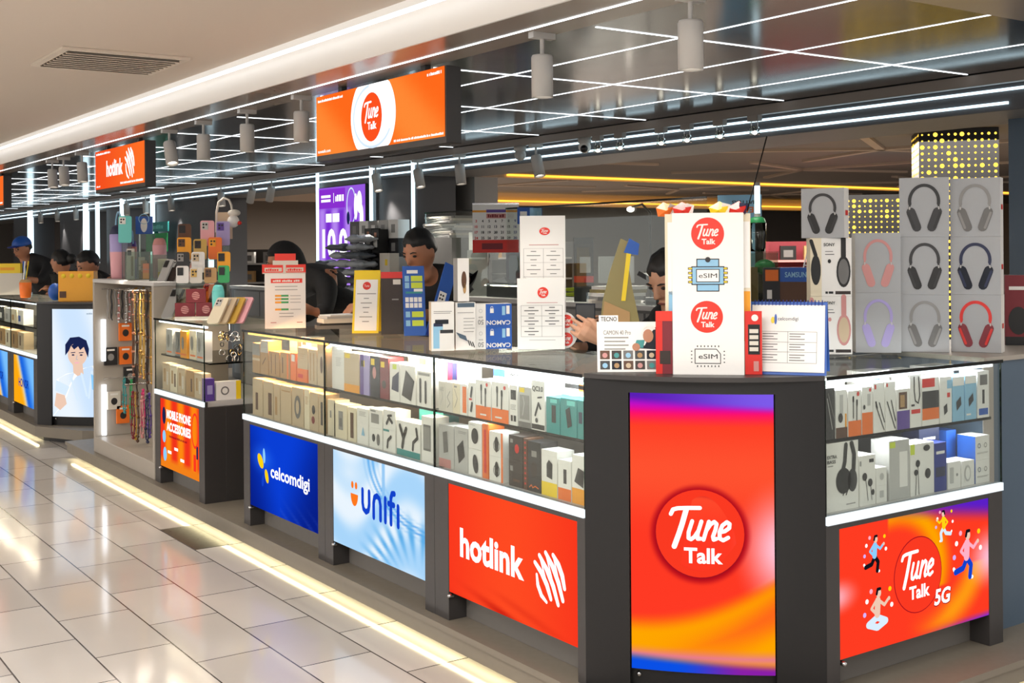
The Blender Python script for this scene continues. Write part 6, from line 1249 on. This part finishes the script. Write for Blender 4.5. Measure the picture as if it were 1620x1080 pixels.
for i in range(21):
    lv, cx = i // 3, i % 3
    if lv > (6, 5, 3)[cx]: continue
    nm, mt = BL[(i * 5 + lv) % 3 == 1]
    bag('%s plastic sleeve in the sleeve pile, %s, %s' % (nm, ('bottom layer', 'second layer', 'third layer', 'fourth layer', 'fifth layer', 'sixth layer', 'top layer')[lv], ('nearest the black boxes', 'middle', 'farthest from the black boxes')[cx]), (4.69 + .01 * (i % 2), 8.99 + .31 * cx + .02 * (lv % 3), BT + .071 * lv), .085, .15, .034, mt, i)
t = thing('bag_shelf', 'low grey shelf unit under the bag pile', 'shelf unit', (4.585, 8.62, .12)); MB().box(0, .195, 0, 1.6, 0, .97, 'grey').build('unit_body', t); MB().box(-.01, .205, -.01, 1.62, .97, .98, 'lightgrey').build('unit_top', t)
# things on the near part of the back counter
stuff_box('slim grey box standing at the far end behind the small white box', 7.86, BT, .16, .36, 'grey', [('r', .1, .8, .9, .84, 'lightgrey')], 5.12)
stuff_box('white and teal bottle box on the slim grey box', 7.86, BT + .3605, .13, .14, 'white', [('r', .45, .3, .85, .9, 'teal'), ('r', .5, .02, .9, .25, 'red')], 5.12)
stuff_box('long low black case on the back counter behind the blue boxes', 7.35, BT, .70, .10, 'charcoal', [], 5.10, .2, WEST)
for i, (y, a, l) in enumerate(((7.10, 10, 'crumpled black paper sheet on the back counter, nearest the white sheet'), (7.33, -12, 'crumpled black paper sheet on the low black case'), (7.57, 14, 'white edged black paper sheet at the far end of the low case'))):
    m = MB(); m.T = Matrix.Rotation(R(a), 4, 'Z') @ Matrix.Diagonal((.6, .65, 1, 1)); m.add([(-.1, -.14, 0), (.1, -.12, .004), (.11, .02, .035), (.09, .15, .01), (-.08, .13, .02), (-.11, .0, .012), (0, .01, .05)], [(0, 1, 6), (1, 2, 6), (2, 3, 6), (3, 4, 6), (4, 5, 6), (5, 0, 6)], 'charcoal'); m.add([(-.12, -.15, 0), (.1, -.13, .002), (.1, -.1, .002), (-.12, -.12, 0)], [(0, 1, 2, 3)], 'white'); m.build('paper_sheet', at=(5.18, y, BT + .102), label=l, cat='paper')
stuff_box('dark blue glossy display box behind the glass', 7.5, BT + .101, .22, .24, 'navy', [('r', .1, .1, .9, .9, 'bluegrey')], 5.28, .08)
stuff_box('green and pale display box behind the glass', 7.18, BT + .101, .17, .21, 'green', [('r', .1, .4, .6, .9, 'lightgrey'), ('r', .2, .1, .3, .6, 'black')], 5.28, .08)
stuff_box('grey stack box behind the glass, beside the calendar foot', 7.8, BT, .2, .28, 'midgrey', [('r', 0, .3, 1, .33, 'lightgrey'), ('r', 0, .6, 1, .63, 'lightgrey')], 5.34, .1)
m = MB(); m.tube([(.11 * math.cos(R(a)), .05 * math.sin(R(a)), .012 + .0006 * a / 6) for a in range(0, 700, 20)], .008, 'lime', 8); m.build('cable_coil', at=(5.36, 6.95, BT), rz=F, label='lime yellow coiled cable behind the price sheets', cat='cable')
stuff_box('dark box with a yellow badge and red base, beside the taller price sheet', 6.46, BT, .135, .44, 'black', [('r', .1, .5, .9, .9, 'darkbrown'), ('r', .15, .6, .8, .85, 'gold'), ('r', .3, .45, .85, .7, 'lightgrey', 2), ('r', 0, .3, 1, .4, 'red')], 5.08, .05)
t = thing('tablet_stand', 'white curved tablet on a stand on the back counter', 'tablet', (5.12, 6.16, BT + .115), R(-40)); m = MB(); m.T = Matrix.Rotation(R(-14), 4, 'X'); m.rbox(-.12, .12, -.008, .008, .02, .2, 'lightgrey', .008); m.build('tablet_body', t); MB().box(-.06, .06, -.03, .06, 0, .02, 'grey').build('stand_foot', t)
for i in range(5): MB().box(-.17 + .01 * i, .16, -.12, .12, 0, .022, ('offwhite', 'grey', 'white', 'khaki', 'white')[i]).build('paper_stack', at=(5.15, 6.22 - .01 * i, BT + .0225 * i), rz=R(-30 + 9 * i), label=('lowest cream paper block under the white tablet', 'grey paper block under the white tablet', 'white paper block under the white tablet, third from below', 'khaki paper block under the white tablet', 'top white paper block right under the tablet')[i], cat='paper block')
m = MB(); m.T = Matrix.Rotation(R(28), 4, 'Y'); m.box(-.2, .2, -.13, .13, 0, .012, 'white'); m.box(-.2, .2, -.132, -.13, .0, .03, 'charcoal'); m.build('open_folder', at=(5.2, 5.72, BT + .10), rz=R(-60), label='white folder propped at a slant beside the paper blocks', cat='folder'); stuff_box('dark low box under the slanted white folder', 5.74, BT, .22, .045, 'charcoal', [], 5.16, .14)
t = thing('lamp_post', 'thin dark desk lamp with a small lit head on the back counter', 'desk lamp', (5.3, 6.02, BT)); MB().lathe((0, 0, 0), [(0, 0), (.05, 0), (.05, .01), (0, .014)], 'black', 16).build('base', t); MB().cyl((0, 0, .01), (0, 0, .60), .008, 'black', n=8).tube([(0, 0, .6), (0, .08, .66), (0, .2, .64)], .008, 'black', 8).build('post', t); MB().ell((0, .2, .63), .025, .03, .02, 'bulb', 10).build('lamp_head', t); t.name = 'desk_lamp'
t = thing('health_sign', 'pale teal notice board lettered upside down on a teal panel, behind the card tower', 'sign', (5.22, 5.12, BT), R(-46)); MB().box(-.09, .09, 0, .03, 0, .57, 'skyblue').build('sign_panel', t); m = MB(); m.box(-.13, .13, -.004, 0, .55, .68, 'skyblue'); m.fr = flat((0, -.0045, .615), (1, 0, 0), (0, 0, 1)); m.text('HEALTH', .03, -.025, .035, 'orange', w=.17, l=1, bold=.03, flip=True); m.text('MATTERS', .03, .02, .022, 'charcoal', w=.15, l=1, bold=.03, flip=True); m.build('notice', t)
t = thing('clear_container', 'clear plastic tub with green contents and a cardboard insert', 'container', (5.08, 4.83, BT), R(-48))
m = MB(); w, d, h = .21, .14, .33; k = .004
m.box(-w / 2, w / 2, 0, k, 0, h, 'acrylic'); m.box(-w / 2, w / 2, d - k, d, 0, h, 'acrylic'); m.box(-w / 2, -w / 2 + k, k, d - k, 0, h, 'acrylic'); m.box(w / 2 - k, w / 2, k, d - k, 0, h, 'acrylic'); m.build('tub_walls', t)
MB().box(-w / 2 + .006, -.01, .02, .1, .0, .25, 'tan').build('cardboard_insert', t); m = MB(); m.ell((.03, .07, .25), .06, .05, .045, 'green', 16); m.build('green_filling', t); MB().box(-w / 2 - .004, w / 2 + .004, -.004, d + .004, h, h + .01, 'acrylic').build('tub_lid', t)
cup('clear pump bottle with a green collar on the plastic tub', (5.13, 4.89, BT + .3405), .05, .20, 'acrylic', 'acrylic', 'green', name='pump_bottle', cat='bottle')
tube_light(4.88, 1.62, 1.82, 'short white light tube rising from the green collared bottle', .016, 5.16)
for o in bpy.data.objects:
    if o.get('label', '').startswith('short white light tube rising'): o.location = (5.13, 4.89, BT + .541)
t = thing('brand_block', 'bright blue lettered counter sign beside the headphone boxes', 'sign', (5.10, 4.56, BT + .17), R(-50)); m = MB(); m.box(-.1, .1, 0, .04, 0, .08, 'blue'); m.fr = flat((0, -.0004, .04), (1, 0, 0), (0, 0, 1)); m.text('SAMSUNG', 0, 0, .03, 'skyblue', w=.14, l=1, bold=.02); m.build('sign_block', t)
MB().box(-.10, .2, 0, .16, 0, .1695, 'brown').build('shelf_block', at=(5.10, 4.56, BT), rz=R(-50), label='brown shelf block under the bright blue counter sign', cat='block')
stuff_box('small box with an orange flap beside the blue counter sign', 4.66, BT, .09, .25, 'charcoal', [('r', .1, .7, .9, .95, 'orange'), ('r', .2, .3, .5, .5, 'white')], 5.0, .04)
t = thing('wire_easel', 'thin white wire easel on the brown block', 'easel', (5.19, 4.53, BT + .1702), R(-50))
for x0, x1 in ((-.07, -.02), (.07, .02)): MB().tube([(x0, .02, 0), (x1, .07, .21)], .004, 'white', 6).build('leg', t)
MB().tube([(-.02, .07, .21), (.02, .07, .21)], .004, 'white', 6).build('top_bar', t); MB().tube([(-.05, .04, .09), (.05, .04, .09)], .004, 'white', 6).build('cross_bar', t)

# ------------------------------------------------------------------ the hall: dotted columns, neon, displays
def dotted_column(lab, at, rz, w, h, nx):
    t = thing('dotted_column', lab, 'column', at, rz); MB().box(-w / 2, w / 2, 0, w, 0, h, 'black').build('column_core', t); rnd = random.Random(3)
    p = w / nx
    for side, fr in (('front', flat((0, -.001, 0), (1, 0, 0), (0, 0, 1))), ('side', flat((w / 2 + .001, w / 2, 0), (0, 1, 0), (0, 0, 1))), ('far', flat((-w / 2 - .001, w / 2, 0), (0, -1, 0), (0, 0, 1)))):
        m = MB(); m.fr = fr
        for j in range(int(h / p)):
            for i in range(nx): r = p * rnd.choice((.13, .15, .18, .2, .24, .36)); m.disc(-w / 2 + (i + .5) * p, (j + .5) * p, r, 'lit_gold', l=1, n=8)
        m.build('light_dots_panel', t)
dotted_column('square dark column glowing with gold dots, the larger one high above the headphone boxes', (10.25, 7.1, 0), R(-48), .74, 2.615, 12)
dotted_column('dark column with gold dots, the lower one seen between the headphone boxes', (12.0, 9.35, 0), R(-48), .9, 2.10, 14)
m = MB(); t = thing('neon_sign', 'red neon shop lettering on a dark board far down the hall', 'neon sign', (5.85, 21.0, 0), R(-18)); MB().box(-.55, .75, .02, .06, 1.2, 2.35, 'black').box(-.5, -.44, .06, .1, 0, 1.4, 'black').box(.6, .66, .06, .1, 0, 1.4, 'black').build('sign_board', t); m.fr = flat((0.08, .015, 2.0), (1, 0, 0), (0, 0, 1)); m.text('PLAN', .10, 0, .21, 'lit_neon', w=.72, l=1, bold=.04, slant=.15); m.build('neon_letters', t)
for i, (x, y, w, h, c, l) in enumerate(((13.2, 11.3, 1.6, 1.55, 'maroon', 'dark red shop display behind the blue counter sign'), (9.6, 15.4, 1.5, 1.25, 'storewall', 'dark shop shelf unit far behind the white tablet'), (12.2, 17.6, 2.2, 1.6, 'midgrey', 'grey shop shelf unit far behind the calendar'), (8.2, 20.5, 1.8, 1.5, 'storewall', 'dark shop shelf unit far behind the rate card'))):
    t = thing('shop_shelf', l, 'shelf unit', (x, y, 0), R(-40)); MB().box(-w / 2, w / 2, .3, .34, 0, h, c).build('back_panel', t)
    for s in (-1, 1): MB().box(s * w / 2 - .02, s * w / 2 + .02, 0, .3, 0, h, c).build('side_panel', t)
    for j in range(4): MB().box(-w / 2 + .02, w / 2 - .02, 0, .3, .2 + j * h / 4.4, .23 + j * h / 4.4, 'lightgrey' if i else 'rose').build('shelf', t)
    for j in range(4):
        for q in range(4):
            if (q * 7 + j * 3 + i) % 5 == 0: continue
            carton('%s pack on the %s shelf, %s' % (('white', 'grey', 'red', 'black', 'tan')[(q + j) % 5], ('lowest', 'second', 'third', 'top')[j], l.replace('shop ', '')[:60]), .22, .12, .2, (x + (-w / 2 + .3 + q * (w - .4) / 3.6) * math.cos(R(-40)) - .05 * math.sin(R(-40)), y + (-w / 2 + .3 + q * (w - .4) / 3.6) * math.sin(R(-40)) + .05 * math.cos(R(-40)), .2305 + j * h / 4.4), R(-40), ('white', 'grey', 'red', 'black', 'tan')[(q + j) % 5], [('r', .2, .2, .8, .7, 'midgrey')], name='shop_pack', group='shop packs') if j > 1 else None
struct('column_8', MB().box(5.37, 5.95, 2.55, 3.44, .0, 2.085, 'bluegrey'))
# on and in the accessories counter, seen through its near side
t = thing('keyring_bunch', 'bunch of silver and black key rings hanging in the small glass counter', 'key rings', (2.44, 6.22, 1.03))
rnd = random.Random(5)
for i in range(26):
    a, b = rnd.uniform(-.06, .06), rnd.uniform(-.035, .01); z = rnd.uniform(-.16, -.01); r = rnd.uniform(.012, .02); q = rnd.uniform(0, 3)
    MB().tube([(a + r * math.cos(s) * math.cos(q), b + r * math.cos(s) * math.sin(q), z + r * math.sin(s)) for s in [R(40 * k) for k in range(9)]], .0028, ('silver', 'black', 'goldmetal', 'silver')[i % 4], 6, closed=True).build('key_ring', t)
MB().cyl((0, 0, -.0), (0, 0, .045), .002, 'silver', n=6).build('hook', t)
carton('white card box with a yellow edge, at the near side of the small glass counter', .14, .04, .10, (2.42, 6.19, ZL), 0, 'white', [('r', .8, 0, 1, 1, 'yellow'), ('c', .35, .5, .14, .05, 'midgrey')])
carton('dark violet slim box beside the white card box in the small counter', .05, .05, .12, (2.315, 6.19, ZL), 0, 'purple', [('r', .2, .3, .8, .7, 'lilac')])
tag(MB().tube([(4.97, 4.66, 2.086), (5.02, 4.76, 1.95), (5.12, 4.96, 1.68)], .004, 'black', 6).build('hanging_cable'), 'thin black cable hanging slanted from the back beam behind the card tower', 'cable')
